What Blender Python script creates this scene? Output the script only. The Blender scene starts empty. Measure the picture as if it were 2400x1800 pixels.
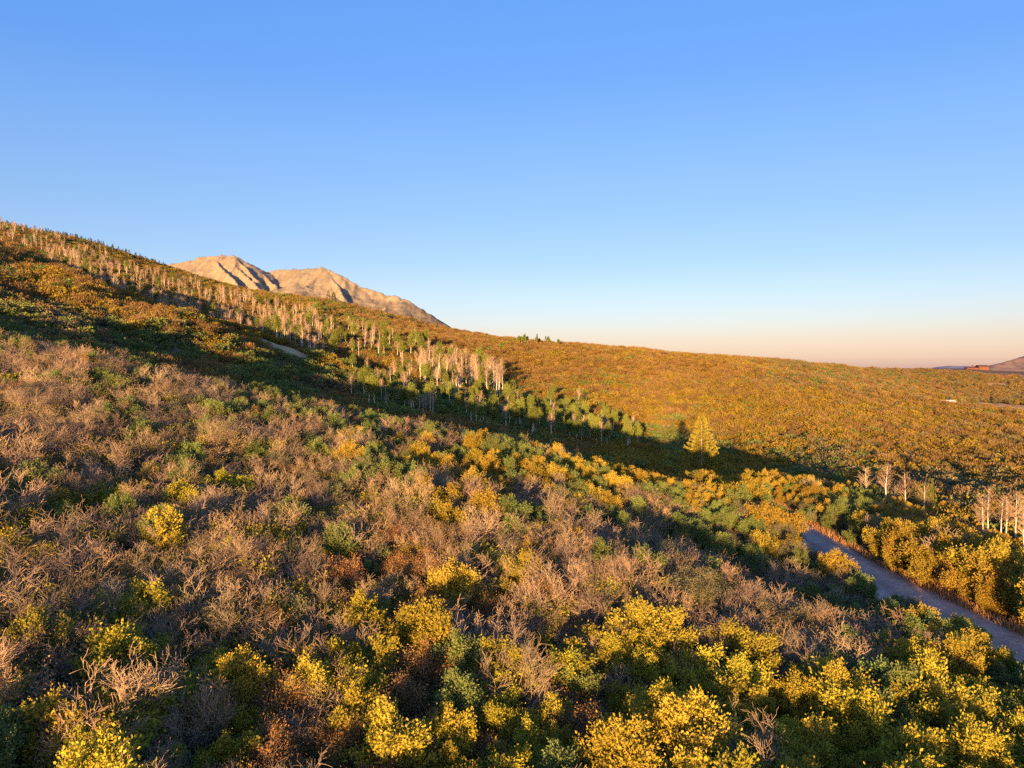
import bpy, math, random
import numpy as np

# ------------------------------------------------------------------ camera, sky, sun, exposure
scene = bpy.context.scene
C = scene.collection
F = 1651.0                       # focal length in pixels of the 2400 px wide photograph
PITCH = math.radians(1.21)       # camera looks slightly down
cam_d = bpy.data.cameras.new('camera')
cam_d.sensor_width = 36.0
cam_d.lens = 36.0 * F / 2400.0
cam_d.clip_start = 0.5
cam_d.clip_end = 60000.0
cam = bpy.data.objects.new('camera', cam_d)
C.objects.link(cam)
cam.location = (0, 0, 0)
cam.rotation_euler = (math.radians(90) - PITCH, 0, 0)
scene.camera = cam

SUN_AZ = math.radians(12.0)      # light travels forward and a little to the right
SUN_EL = math.radians(4.4)
sun_d = bpy.data.lights.new('sun', 'SUN')
sun_d.energy = 4.3
sun_d.color = (1.0, 0.57, 0.22)
sun_d.angle = math.radians(0.5)
sun = bpy.data.objects.new('sun', sun_d)
C.objects.link(sun)
sun.rotation_euler = (math.radians(90) - SUN_EL, 0, -SUN_AZ)
sun.location = (-40, -200, 60)

def s2l(c):
    return tuple(((x / 255.0) / 12.92 if x / 255.0 <= 0.04045 else ((x / 255.0 + 0.055) / 1.055) ** 2.4) for x in c)

EXPOSURE = 2.0
world = bpy.data.worlds.new('World')
scene.world = world
world.use_nodes = True
nt = world.node_tree
nt.nodes.clear()
wo = nt.nodes.new('ShaderNodeOutputWorld')
bg = nt.nodes.new('ShaderNodeBackground')
sky = nt.nodes.new('ShaderNodeTexSky')
sky.sky_type = 'NISHITA'
sky.sun_disc = False
sky.sun_elevation = SUN_EL
sky.sun_rotation = SUN_AZ + math.pi
sky.altitude = 2300
sky.dust_density = 6.0             # evening aerosol: a wide warm glow round the low sun
tc = nt.nodes.new('ShaderNodeTexCoord')
sep = nt.nodes.new('ShaderNodeSeparateXYZ')
ramp = nt.nodes.new('ShaderNodeValToRGB')
SKY = [(-0.02, (214, 182, 162)), (0.015, (230, 202, 180)), (0.039, (230, 211, 196)), (0.0635, (220, 221, 220)),
       (0.0995, (205, 225, 240)), (0.147, (184, 218, 250)), (0.199, (165, 207, 252)), (0.298, (139, 188, 253)),
       (0.374, (119, 175, 252)), (0.464, (106, 165, 247)), (1.0, (62, 112, 210))]
cr = ramp.color_ramp
cr.interpolation = 'LINEAR'
while len(cr.elements) < len(SKY):
    cr.elements.new(0.5)
for e, (z, c) in zip(cr.elements, SKY):
    e.position = (z + 0.02) / 1.02
# what the physical sky already gives opposite the sun, by elevation (degrees)
_el = [-2, 0.6, 2.5, 7.5, 12.5, 17.5, 27.5, 37.5, 57.5, 87.5]
_nr = [2.0, 2.2, 2.7, 2.4, 1.68, 1.24, 0.82, 0.57, 0.34, 0.25]
_ng = [1.9, 2.1, 2.9, 3.2, 2.50, 1.95, 1.32, 0.97, 0.58, 0.42]
_nb = [0.8, 0.9, 1.75, 3.0, 3.00, 2.60, 1.90, 1.40, 0.89, 0.66]
NISHITA = 0.165
for e, (z, c) in zip(cr.elements, SKY):
    d = math.degrees(math.asin(max(-1, min(1, z))))
    n = [float(np.interp(d, _el, q)) * NISHITA for q in (_nr, _ng, _nb)]
    e.color = (*[max(0.01, a - b) for a, b in zip(s2l(c), n)], 1)
mr = nt.nodes.new('ShaderNodeMapRange')
mr.inputs[1].default_value = -0.02
mr.inputs[2].default_value = 1.0
gain = nt.nodes.new('ShaderNodeMix')
gain.data_type = 'RGBA'
gain.blend_type = 'ADD'
gain.inputs[0].default_value = 1.0             # measured gradient plus a share of the physical sky
sk = nt.nodes.new('ShaderNodeVectorMath')
sk.operation = 'SCALE'
sk.inputs['Scale'].default_value = NISHITA / (2 ** EXPOSURE)
rk = nt.nodes.new('ShaderNodeVectorMath')
rk.operation = 'SCALE'
rk.inputs['Scale'].default_value = 1.0 / (2 ** EXPOSURE)
nt.links.new(tc.outputs['Generated'], sep.inputs[0])
nt.links.new(sep.outputs['Z'], mr.inputs[0])
nt.links.new(mr.outputs[0], ramp.inputs[0])
nt.links.new(sky.outputs[0], sk.inputs[0])
nt.links.new(ramp.outputs[0], rk.inputs[0])
nt.links.new(rk.outputs[0], gain.inputs[6])
nt.links.new(sk.outputs[0], gain.inputs[7])
nt.links.new(gain.outputs[2], bg.inputs[0])
bg.inputs[1].default_value = 1.0
nt.links.new(bg.outputs[0], wo.inputs[0])

vs = scene.view_settings
vs.view_transform = 'Standard'
vs.look = 'None'
vs.exposure = EXPOSURE
vs.gamma = 1.0
vs.use_curve_mapping = False
scene.cycles.max_bounces = 6
scene.cycles.diffuse_bounces = 4
scene.cycles.glossy_bounces = 1
scene.cycles.transmission_bounces = 2
scene.cycles.use_denoising = False

rng = np.random.default_rng(7)
random.seed(7)

# ------------------------------------------------------------------ small helpers
def smooth(a, b, x):
    t = np.clip((x - a) / (b - a), 0, 1)
    return t * t * (3 - 2 * t)

_perm = np.random.default_rng(3).random((256, 256)).astype(np.float64)
def vnoise(x, y, seed=0):
    x = np.asarray(x, float) + seed * 17.31
    y = np.asarray(y, float) - seed * 9.77
    xi = np.floor(x).astype(np.int64); yi = np.floor(y).astype(np.int64)
    fx = x - xi; fy = y - yi
    fx = fx * fx * fx * (fx * (fx * 6 - 15) + 10); fy = fy * fy * fy * (fy * (fy * 6 - 15) + 10)
    g = lambda i, j: _perm[i & 255, j & 255]
    return ((g(xi, yi) * (1 - fx) + g(xi + 1, yi) * fx) * (1 - fy) + (g(xi, yi + 1) * (1 - fx) + g(xi + 1, yi + 1) * fx) * fy) * 2 - 1

def fbm(x, y, octaves=4, seed=0):
    s = 0; a = 1.0; n = 0
    for k in range(octaves):
        s = s + a * vnoise(x * 2 ** k, y * 2 ** k, seed + k); n += a; a *= 0.5
    return s / n

def ray(u, v):
    """direction (X, Z) per unit of forward distance Y for a photograph pixel"""
    a = (np.asarray(u, float) - 1200.0) / F
    b = -(np.asarray(v, float) - 900.0) / F
    cy, sy = math.cos(PITCH), math.sin(PITCH)
    fy = cy + b * sy
    fz = -sy + b * cy
    return a / fy, fz / fy

def project(x, y, z):
    cy, sy = math.cos(PITCH), math.sin(PITCH)
    d = y * cy - z * sy
    h = y * sy + z * cy
    d = np.where(np.abs(d) < 0.1, 0.1, d)
    return 1200 + F * x / d, 900 - F * h / d, d

def make_mesh(name, verts, faces, mats, tint=None, smooth_shade=False, mat_index=None):
    """faces: (n,3) or (n,4) int array, or a list of such arrays"""
    if isinstance(faces, np.ndarray):
        faces = [faces]
    verts = np.asarray(verts, np.float32)
    me = bpy.data.meshes.new(name)
    me.vertices.add(len(verts))
    me.vertices.foreach_set('co', verts.ravel())
    nl = sum(f.size for f in faces); npoly = sum(len(f) for f in faces)
    me.loops.add(nl)
    me.loops.foreach_set('vertex_index', np.concatenate([f.ravel() for f in faces]).astype(np.int32))
    me.polygons.add(npoly)
    tot = np.concatenate([np.full(len(f), f.shape[1]) for f in faces])
    st = np.concatenate([[0], np.cumsum(tot)[:-1]])
    me.polygons.foreach_set('loop_start', st.astype(np.int32))
    me.polygons.foreach_set('use_smooth', np.full(npoly, smooth_shade, bool))
    if mat_index is not None:
        me.polygons.foreach_set('material_index', np.asarray(mat_index, np.int32))
    for m in (mats if isinstance(mats, (list, tuple)) else [mats]):
        me.materials.append(m)
    me.update(calc_edges=True)
    if tint is not None:
        at = me.attributes.new('tint', 'FLOAT', 'FACE')
        at.data.foreach_set('value', np.asarray(tint, np.float32))
    me.validate()
    return me

def link(name, data, parent=None, loc=None):
    o = bpy.data.objects.new(name, data)
    C.objects.link(o)
    if parent is not None:
        o.parent = parent
    if loc is not None:
        o.location = loc
    return o

def tag(o, label=None, cat=None, group=None, kind=None):
    if label: o['label'] = label
    if cat: o['category'] = cat
    if group: o['group'] = group
    if kind: o['kind'] = kind
    return o

# ------------------------------------------------------------------ materials
def leaf_material(name, a, b, var=0.25, trans=0.25, gain=True):
    m = bpy.data.materials.new(name); m.use_nodes = True
    t = m.node_tree; t.nodes.clear()
    out = t.nodes.new('ShaderNodeOutputMaterial')
    mix = t.nodes.new('ShaderNodeMixShader'); mix.inputs[0].default_value = trans
    df = t.nodes.new('ShaderNodeBsdfDiffuse'); tr = t.nodes.new('ShaderNodeBsdfTranslucent')
    at = t.nodes.new('ShaderNodeAttribute'); at.attribute_name = 'tint'
    col = t.nodes.new('ShaderNodeMix'); col.data_type = 'RGBA'
    g = (1.2 if name.startswith('far_') else 1.45) if gain else 1.0
    col.inputs[6].default_value = (*[q * g for q in a], 1); col.inputs[7].default_value = (*[q * g for q in b], 1)
    oi = t.nodes.new('ShaderNodeObjectInfo')
    mp = t.nodes.new('ShaderNodeMapRange'); mp.inputs[3].default_value = 1 - var; mp.inputs[4].default_value = 1 + var
    hs = t.nodes.new('ShaderNodeHueSaturation')
    mh = t.nodes.new('ShaderNodeMapRange'); mh.inputs[3].default_value = 0.5 - var * 0.055; mh.inputs[4].default_value = 0.5 + var * 0.055
    wn = t.nodes.new('ShaderNodeTexWhiteNoise'); wn.noise_dimensions = '1D'
    L = t.links.new
    L(at.outputs['Fac'], col.inputs[0]); L(oi.outputs['Random'], mp.inputs[0]); L(oi.outputs['Random'], wn.inputs['W'])
    L(wn.outputs['Value'], mh.inputs[0]); L(mh.outputs[0], hs.inputs['Hue']); L(mp.outputs[0], hs.inputs['Value'])
    L(col.outputs[2], hs.inputs['Color']); L(hs.outputs[0], df.inputs[0]); L(hs.outputs[0], tr.inputs[0])
    L(df.outputs[0], mix.inputs[1]); L(tr.outputs[0], mix.inputs[2]); L(mix.outputs[0], out.inputs[0])
    return m

def noise_material(name, stops, scale=1.0, detail=6, bump=0.0, rough=0.9, coords='Object', second=None, distortion=0.0):
    """base colour from a noise driven ramp; second = (scale, colour, lo, hi) patches"""
    m = bpy.data.materials.new(name); m.use_nodes = True
    t = m.node_tree; L = t.links.new
    p = t.nodes['Principled BSDF']; p.inputs['Roughness'].default_value = rough
    p.inputs['Specular IOR Level'].default_value = 0.15
    tx = t.nodes.new('ShaderNodeTexCoord')
    n = t.nodes.new('ShaderNodeTexNoise'); n.inputs['Scale'].default_value = scale; n.inputs['Detail'].default_value = detail
    n.inputs['Roughness'].default_value = 0.62; n.inputs['Distortion'].default_value = distortion
    r = t.nodes.new('ShaderNodeValToRGB')
    while len(r.color_ramp.elements) < len(stops): r.color_ramp.elements.new(0.5)
    for e, (pos, c) in zip(r.color_ramp.elements, stops): e.position = pos
    for e, (pos, c) in zip(r.color_ramp.elements, stops): e.color = (*c, 1)
    L(tx.outputs[coords], n.inputs['Vector']); L(n.outputs['Fac'], r.inputs[0])
    last = r.outputs[0]
    if second:
        sc, c2, lo, hi = second
        n2 = t.nodes.new('ShaderNodeTexNoise'); n2.inputs['Scale'].default_value = sc; n2.inputs['Detail'].default_value = 4
        L(tx.outputs[coords], n2.inputs['Vector'])
        mp = t.nodes.new('ShaderNodeMapRange'); mp.inputs[1].default_value = lo; mp.inputs[2].default_value = hi
        L(n2.outputs['Fac'], mp.inputs[0])
        mx = t.nodes.new('ShaderNodeMix'); mx.data_type = 'RGBA'; mx.inputs[7].default_value = (*c2, 1)
        L(mp.outputs[0], mx.inputs[0]); L(last, mx.inputs[6]); last = mx.outputs[2]
    L(last, p.inputs['Base Color'])
    if bump:
        b = t.nodes.new('ShaderNodeBump'); b.inputs['Strength'].default_value = bump
        L(n.outputs['Fac'], b.inputs['Height']); L(b.outputs[0], p.inputs['Normal'])
    return m

M = {}
M['yellow'] = leaf_material('leaf_yellow_green', (0.13, 0.14, 0.02), (0.34, 0.27, 0.035))
M['gold'] = leaf_material('leaf_gold', (0.16, 0.13, 0.02), (0.29, 0.21, 0.035))
M['green'] = leaf_material('leaf_green', (0.068, 0.105, 0.035), (0.145, 0.17, 0.05))
M['rust'] = leaf_material('leaf_rust', (0.09, 0.075, 0.03), (0.34, 0.17, 0.06))
M['tan'] = leaf_material('leaf_dry_tan', (0.15, 0.105, 0.045), (0.31, 0.21, 0.08))
M['olive'] = leaf_material('leaf_olive', (0.085, 0.095, 0.05), (0.20, 0.17, 0.085))
M['twig'] = leaf_material('twig_bark', (0.13, 0.098, 0.066), (0.25, 0.185, 0.125), trans=0.0)
M['stem'] = leaf_material('stem_bark', (0.10, 0.075, 0.06), (0.22, 0.16, 0.12), trans=0.0)
M['aspen_bark'] = leaf_material('aspen_bark', (0.50, 0.46, 0.40), (0.68, 0.63, 0.55), trans=0.0, var=0.15, gain=False)
M['aspen_twig'] = leaf_material('aspen_twig', (0.17, 0.125, 0.085), (0.29, 0.21, 0.14), trans=0.0)
M['aspen_leaf'] = leaf_material('aspen_leaf', (0.085, 0.125, 0.03), (0.17, 0.17, 0.04))
M['needle'] = leaf_material('pine_needles', (0.155, 0.13, 0.024), (0.245, 0.19, 0.034), trans=0.1)
M['spruce'] = leaf_material('spruce_needles', (0.018, 0.032, 0.016), (0.045, 0.06, 0.028), trans=0.05)
M['pine_bark'] = leaf_material('pine_bark', (0.26, 0.17, 0.11), (0.36, 0.25, 0.17), trans=0.0)
# far brush seen as a mass of fine twigs
M['far_twig'] = leaf_material('far_twig', (0.13, 0.086, 0.034), (0.215, 0.142, 0.055), trans=0.1)
M['far_green'] = leaf_material('far_leaf_green', (0.08, 0.12, 0.035), (0.155, 0.175, 0.05))
M['far_olive'] = leaf_material('far_leaf_olive', (0.10, 0.10, 0.05), (0.20, 0.165, 0.08))
M['far_gold'] = leaf_material('far_leaf_gold', (0.15, 0.115, 0.02), (0.25, 0.175, 0.033))
M['far_rust'] = leaf_material('far_leaf_rust', (0.12, 0.077, 0.025), (0.21, 0.13, 0.038))

# ------------------------------------------------------------------ the land as one height function
# pixel, pixel, forward distance, of ground seen (canopy height is taken off)
CTRL = [
    # near left spur beyond the first gully
    (-300, 660, 150, 2), (0, 765, 150, 2), (0, 700, 200, 2), (0, 640, 250, 2), (0, 575, 310, 2), (-400, 480, 310, 2),
    (150, 800, 150, 2), (150, 700, 220, 2), (150, 640, 290, 2), (300, 825, 165, 2), (300, 760, 215, 2), (300, 702, 280, 2),
    (500, 865, 180, 2), (500, 810, 225, 2), (500, 766, 275, 2), (620, 880, 190, 2), (620, 806, 265, 2),
    (700, 905, 205, 2), (720, 838, 280, 2), (800, 930, 205, 2),
    # aspen gully behind that spur
    (0, 590, 380, 2), (150, 650, 370, 2), (300, 706, 360, 2), (500, 768, 350, 2), (620, 800, 330, 1), (700, 818, 330, 1),
    # rise to the skyline at left and centre
    (0, 560, 520, 3), (-400, 420, 700, 2), (0, 532, 700, 2), (200, 566, 700, 2), (385, 630, 690, 2), (300, 640, 520, 3), (500, 705, 500, 3),
    (560, 684, 660, 2), (760, 703, 670, 2), (1000, 765, 650, 2), (700, 760, 450, 2), (900, 800, 430, 2), (800, 850, 330, 2),
    (1000, 850, 380, 2), (950, 900, 300, 2), (1000, 940, 240, 2), (1100, 900, 330, 2), (1100, 975, 225, 2),
    (1200, 806, 600, 2), (1300, 810, 580, 2), (1200, 930, 320, 2), (1200, 860, 440, 2), (1300, 955, 310, 2), (1300, 880, 420, 2),
    (1250, 1010, 225, 2),
    # orange hillside
    (1560, 834, 560, 2), (1500, 1003, 300, 2), (1450, 930, 380, 2), (1550, 880, 450, 2), (1450, 1050, 215, 2),
    (1700, 1035, 270, 2), (1750, 930, 390, 2), (1750, 862, 520, 2), (1900, 854, 700, 2), (1650, 1090, 200, 2),
    (1900, 1080, 225, 2), (2000, 955, 385, 2), (2000, 907, 470, 2), (1880, 887, 480, 2), (2100, 927, 455, 2), (2220, 951, 440, 2), (2320, 965, 425, 2), (2400, 972, 415, 2), (2550, 985, 400, 2), (1900, 1130, 170, 2),
    (2100, 1110, 190, 2), (2150, 1160, 140, 2), (2400, 1150, 160, 2), (2400, 1230, 115, 1), (2300, 1010, 330, 2), (2700, 1180, 150, 2),
    (2700, 1000, 400, 2),
    # plateau beyond
    (1950, 912, 570, 0), (2080, 944, 560, 0), (2220, 968, 540, 0), (2400, 990, 520, 0), (2340, 958, 610, 0), (2235, 948, 620, 1), (2100, 915, 660, 2), (2100, 902, 740, 2), (2300, 905, 760, 2),
    (2000, 866, 800, 2), (2250, 862, 950, 2), (2400, 866, 950, 2), (2700, 870, 950, 2), (2250, 870, 850, 2),
    # behind the skyline the land falls away
    (-400, 470, 1000, 2), (0, 590, 1000, 2), (385, 690, 1000, 2), (760, 760, 1000, 2), (1000, 810, 1000, 2), (1300, 850, 950, 2), (1560, 866, 900, 2),
    (1900, 880, 1150, 2), (2250, 880, 1300, 2), (2500, 885, 1300, 2),
    # low ground of the hidden gully behind the crest
    (-400, 700, 100, 0), (0, 900, 100, 0), (400, 980, 110, 0), (800, 1050, 125, 0), (1200, 1080, 140, 0), (1500, 1120, 140, 0),
    (1700, 1160, 135, 0), (1900, 1230, 115, 0), (2200, 1330, 85, 0), (2700, 1420, 80, 0),
]
def _tps():
    P = []; Z = []
    for u, v, Y, h in CTRL:
        ax, az = ray(u, v)
        x = ax * Y; z = az * Y - h
        r = math.hypot(x, Y)
        P.append((math.atan2(x, Y) * 2.2, math.log(r / 100.0) * 1.6)); Z.append(z / r)
    P = np.array(P); Z = np.array(Z); n = len(P)
    d = np.linalg.norm(P[:, None] - P[None], axis=2)
    K = np.where(d > 0, d * d * np.log(d + 1e-12), 0) + np.eye(n) * 0.004
    A = np.zeros((n + 3, n + 3)); A[:n, :n] = K; A[:n, n] = 1; A[:n, n + 1:] = P; A[n, :n] = 1; A[n + 1:, :n] = P.T
    w = np.linalg.solve(A, np.concatenate([Z, [0, 0, 0]]))
    return P, w
_TP, _TW = _tps()

def far_height(x, y):
    r = np.hypot(x, y)
    th = np.clip(np.arctan2(x, y), -0.95, 0.95)
    rc = np.clip(r, 60, 1250)
    q0 = th * 2.2; q1 = np.log(rc / 100.0) * 1.6
    out = np.empty_like(q0)
    n = len(_TP)
    fl0 = q0.ravel(); fl1 = q1.ravel(); res = np.empty(fl0.shape)
    for i in range(0, len(fl0), 40000):
        a = fl0[i:i + 40000, None] - _TP[None, :, 0]; b = fl1[i:i + 40000, None] - _TP[None, :, 1]
        d2 = a * a + b * b
        res[i:i + 40000] = (0.5 * d2 * np.log(d2 + 1e-12)) @ _TW[:n] + _TW[n] + _TW[n + 1] * fl0[i:i + 40000] + _TW[n + 2] * fl1[i:i + 40000]
    z = res.reshape(q0.shape) * rc
    wv = smooth(130, 320, r)
    z = z + wv * (fbm(x / 70.0, y / 70.0, 3, 5) * 2.2 + fbm(x / 22.0, y / 22.0, 2, 9) * 0.5)
    z = z + smooth(140, 180, r) * (1 - smooth(320, 420, r)) * smooth(-0.02, -0.2, th) * fbm(x / 30.0, y / 22.0, 3, 15) * 5.5
    # out past the skyline the ground sinks to a plain
    far = smooth(1100, 2600, r)
    return z * (1 - far) + (-160.0) * far

def road_x(y):
    return np.interp(y, [-200, 10, 33, 47, 52.5, 64.5, 76, 86, 96, 106, 116, 130], [48.5, 35.7, 32.9, 31.1, 30.4, 29.6, 29.6, 29.6, 28.5, 24.0, 17.0, 0.0])

def crest_y(x):
    return 79.0 + np.maximum(-x, 0) * 0.06 + 20.0 * smooth(20, 28, x)

ROAD_Z = -17.7
def near_height(x, y):
    # the slope the camera hovers over: a spur falling to the right
    xl = np.minimum(x, 24.0)
    z = -16.7 + 0.088 * np.clip(y, -60, 400) - 0.20 * xl
    z = z + fbm(x / 16.0, y / 16.0, 3, 1) * 0.75
    z = z + 1.2 * np.exp(-((x - 10) / 9.0) ** 2 - ((y - 39) / 5.0) ** 2) - 2.3 * np.exp(-((x - 18) / 8.0) ** 2 - ((y - 55) / 9.0) ** 2)
    z = z - 0.11 * np.clip(-62 - x, 0, 260) + smooth(-50, -90, x) * fbm(x / 26.0, y / 26.0, 2, 33) * 2.5
    # bench of the road with its bank beyond
    xr = road_x(y)
    d = x - xr
    yy = np.clip(y, -40, 100)
    bench = ROAD_Z + 0.018 * (yy - 50) + 0.02 * np.maximum(yy - 72, 0)
    right = smooth(-6.5, -2.4, d)
    z = z * (1 - right) + (bench + np.clip(d - 2.4, 0, 12) * 0.05) * right
    # beyond the crest and past the bank the ground drops into the gully
    yc = crest_y(x)
    e1 = yc - y
    e2 = xr + 9.5 - x
    k = 4.0
    e = -k * np.log(np.exp(-np.clip(e1, -200, 200) / k) + np.exp(-np.clip(e2, -200, 200) / k))
    sp = 4.0 * np.log1p(np.exp(np.clip(-e / 4.0, -30, 30)))
    z = z - 0.42 * np.minimum(sp, 120) - 1.0 * np.maximum(np.hypot(x, y) - 420, 0)
    return z

def height(x, y):
    x = np.asarray(x, float); y = np.asarray(y, float)
    zn = near_height(x, y)
    zf = far_height(x, y)
    r = np.hypot(x, y)
    zf = zf - 60.0 * (1 - smooth(60, 95, r))
    tl = np.arctan2(x, y)
    zf = zf - 16.0 * smooth(-0.68, -0.95, tl) * (1 - smooth(210, 340, r))
    w = smooth(1.15, 1.75, np.abs(tl))         # behind the camera the land lies low
    zf = zf * (1 - w) - 150.0 * w
    zn = np.maximum(zn, -170.0)
    k = 1.2
    m = np.maximum(zn, zf)
    return m + k * np.log(np.exp((zn - m) / k) + np.exp((zf - m) / k))

def ground_at(u, v, y0=20, y1=1000):
    """where a photograph pixel's line of sight meets the land"""
    ax, az = ray(u, v)
    Y = np.exp(np.linspace(math.log(y0), math.log(y1), 900))
    z = height(ax * Y, Y)
    hit = np.nonzero(az * Y <= z)[0]
    i = hit[0] if len(hit) else len(Y) - 1
    return float(ax * Y[i]), float(Y[i]), float(z[i])

# bare places: (pixel u, pixel v, forward distance, half width, half depth, angle)
_B = [(660, 812, 11, 20, 0.25, 'meadow'), (725, 832, 14, 10, 0.0, 'meadow'), 
      (1436, 966, 6, 8, -0.2, 'red'), (1462, 940, 5, 9, 0.0, 'red'), (1425, 912, 3.5, 9, 0.1, 'red'),
      (2360, 957, 30, 42, 0.0, 'field'), (2235, 951, 14, 26, 0.0, 'field'), (2340, 902, 22, 9, 0.1, 'field'), (2240, 912, 13, 7, 0.1, 'field'),
      (2150, 1092, 5, 10, 0.6, 'red'), (1210, 822, 15, 8, 0.0, 'field')]
BARE = []
for _u, _v, _hw, _hd, _an, _k in _B:
    _x, _y, _z = ground_at(_u, _v, 520 if _u > 2200 else 100, 1000)
    BARE.append((_x, _y, _hw, _hd, _an, _k))
def bare_mask(x, y):
    m = np.zeros(np.shape(x))
    w = fbm(np.asarray(x) / 9.0, np.asarray(y) / 9.0, 2, 21) * 0.35
    for bx, by, hw, hd, an, kind in BARE:
        dx = x - bx; dy = y - by
        c, s = math.cos(an), math.sin(an)
        q = np.hypot((dx * c + dy * s) / hw, (-dx * s + dy * c) / hd) + w
        m = np.maximum(m, 1 - smooth(0.8, 1.1, q))
    return m

# ground sheet, polar round the camera, out to the horizon
def build_ground():
    na, nr = 860, 230
    # finer angles ahead, coarser behind
    t = np.linspace(0, 1, na, endpoint=False)
    front = np.linspace(-0.86, 0.86, 660)
    back = np.linspace(0.86, 2 * math.pi - 0.86, na - 660 + 2)[1:-1]
    ang = np.concatenate([front, back]); na = len(ang)
    rad = np.concatenate([np.exp(np.linspace(math.log(3.0), math.log(1300.0), nr - 24)), np.exp(np.linspace(math.log(1400.0), math.log(30000.0), 24))])
    A, R = np.meshgrid(ang, rad)
    X = R * np.sin(A); Y = R * np.cos(A)
    Z = height(X, Y)
    V = np.stack([X.ravel(), Y.ravel(), Z.ravel()], 1)
    i = np.arange(nr - 1)[:, None] * na; j = np.arange(na)[None]; j2 = (j + 1) % na
    q = np.stack([i + j, i + j2, i + na + j2, i + na + j], 2).reshape(-1, 4)[:, ::-1]
    cx = len(V)
    V = np.concatenate([V, [[0, 0, float(height(np.array([0.0]), np.array([0.0]))[0])]]])
    tri = np.stack([np.full(na, cx), np.arange(na), (np.arange(na) + 1) % na], 1)[:, ::-1]
    m = bpy.data.materials.new('leaf_litter_ground'); m.use_nodes = True
    t = m.node_tree; L = t.links.new
    p = t.nodes['Principled BSDF']; p.inputs['Roughness'].default_value = 0.95; p.inputs['Specular IOR Level'].default_value = 0.1
    tx = t.nodes.new('ShaderNodeTexCoord')
    n1 = t.nodes.new('ShaderNodeTexNoise'); n1.inputs['Scale'].default_value = 0.9; n1.inputs['Detail'].default_value = 8
    n2 = t.nodes.new('ShaderNodeTexNoise'); n2.inputs['Scale'].default_value = 0.035; n2.inputs['Detail'].default_value = 5
    r1 = t.nodes.new('ShaderNodeValToRGB'); e = r1.color_ramp.elements
    e[0].position = 0.35; e[0].color = (0.10, 0.072, 0.048, 1); e[1].position = 0.7; e[1].color = (0.25, 0.17, 0.10, 1)
    r2 = t.nodes.new('ShaderNodeValToRGB'); e = r2.color_ramp.elements
    e[0].position = 0.4; e[0].color = (0.12, 0.10, 0.04, 1); e[1].position = 0.62; e[1].color = (0.26, 0.15, 0.07, 1)
    mx = t.nodes.new('ShaderNodeMix'); mx.data_type = 'RGBA'; mx.inputs[0].default_value = 0.45
    at = t.nodes.new('ShaderNodeAttribute'); at.attribute_name = 'bare'
    r3 = t.nodes.new('ShaderNodeValToRGB'); e = r3.color_ramp.elements
    e[0].position = 0.35; e[0].color = (0.46, 0.24, 0.09, 1); e[1].position = 0.65; e[1].color = (0.58, 0.38, 0.17, 1)
    n3 = t.nodes.new('ShaderNodeTexNoise'); n3.inputs['Scale'].default_value = 0.16; n3.inputs['Detail'].default_value = 8
    m2 = t.nodes.new('ShaderNodeMix'); m2.data_type = 'RGBA'
    for nn in (n1, n2, n3): L(tx.outputs['Object'], nn.inputs['Vector'])
    L(n1.outputs['Fac'], r1.inputs[0]); L(n2.outputs['Fac'], r2.inputs[0]); L(r1.outputs[0], mx.inputs[6]); L(r2.outputs[0], mx.inputs[7])
    L(n3.outputs['Fac'], r3.inputs[0]); L(at.outputs['Fac'], m2.inputs[0]); L(mx.outputs[2], m2.inputs[6]); L(r3.outputs[0], m2.inputs[7])
    L(m2.outputs[2], p.inputs['Base Color'])
    b = t.nodes.new('ShaderNodeBump'); b.inputs['Strength'].default_value = 0.6; b.inputs['Distance'].default_value = 0.3
    L(n1.outputs['Fac'], b.inputs['Height']); L(b.outputs[0], p.inputs['Normal'])
    me = make_mesh('ground', V, [q, tri], m, smooth_shade=True)
    at = me.attributes.new('bare', 'FLOAT', 'POINT')
    at.data.foreach_set('value', bare_mask(V[:, 0], V[:, 1]).astype(np.float32))
    o = link('ground', me)
    tag(o, kind='structure')
build_ground()

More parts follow.
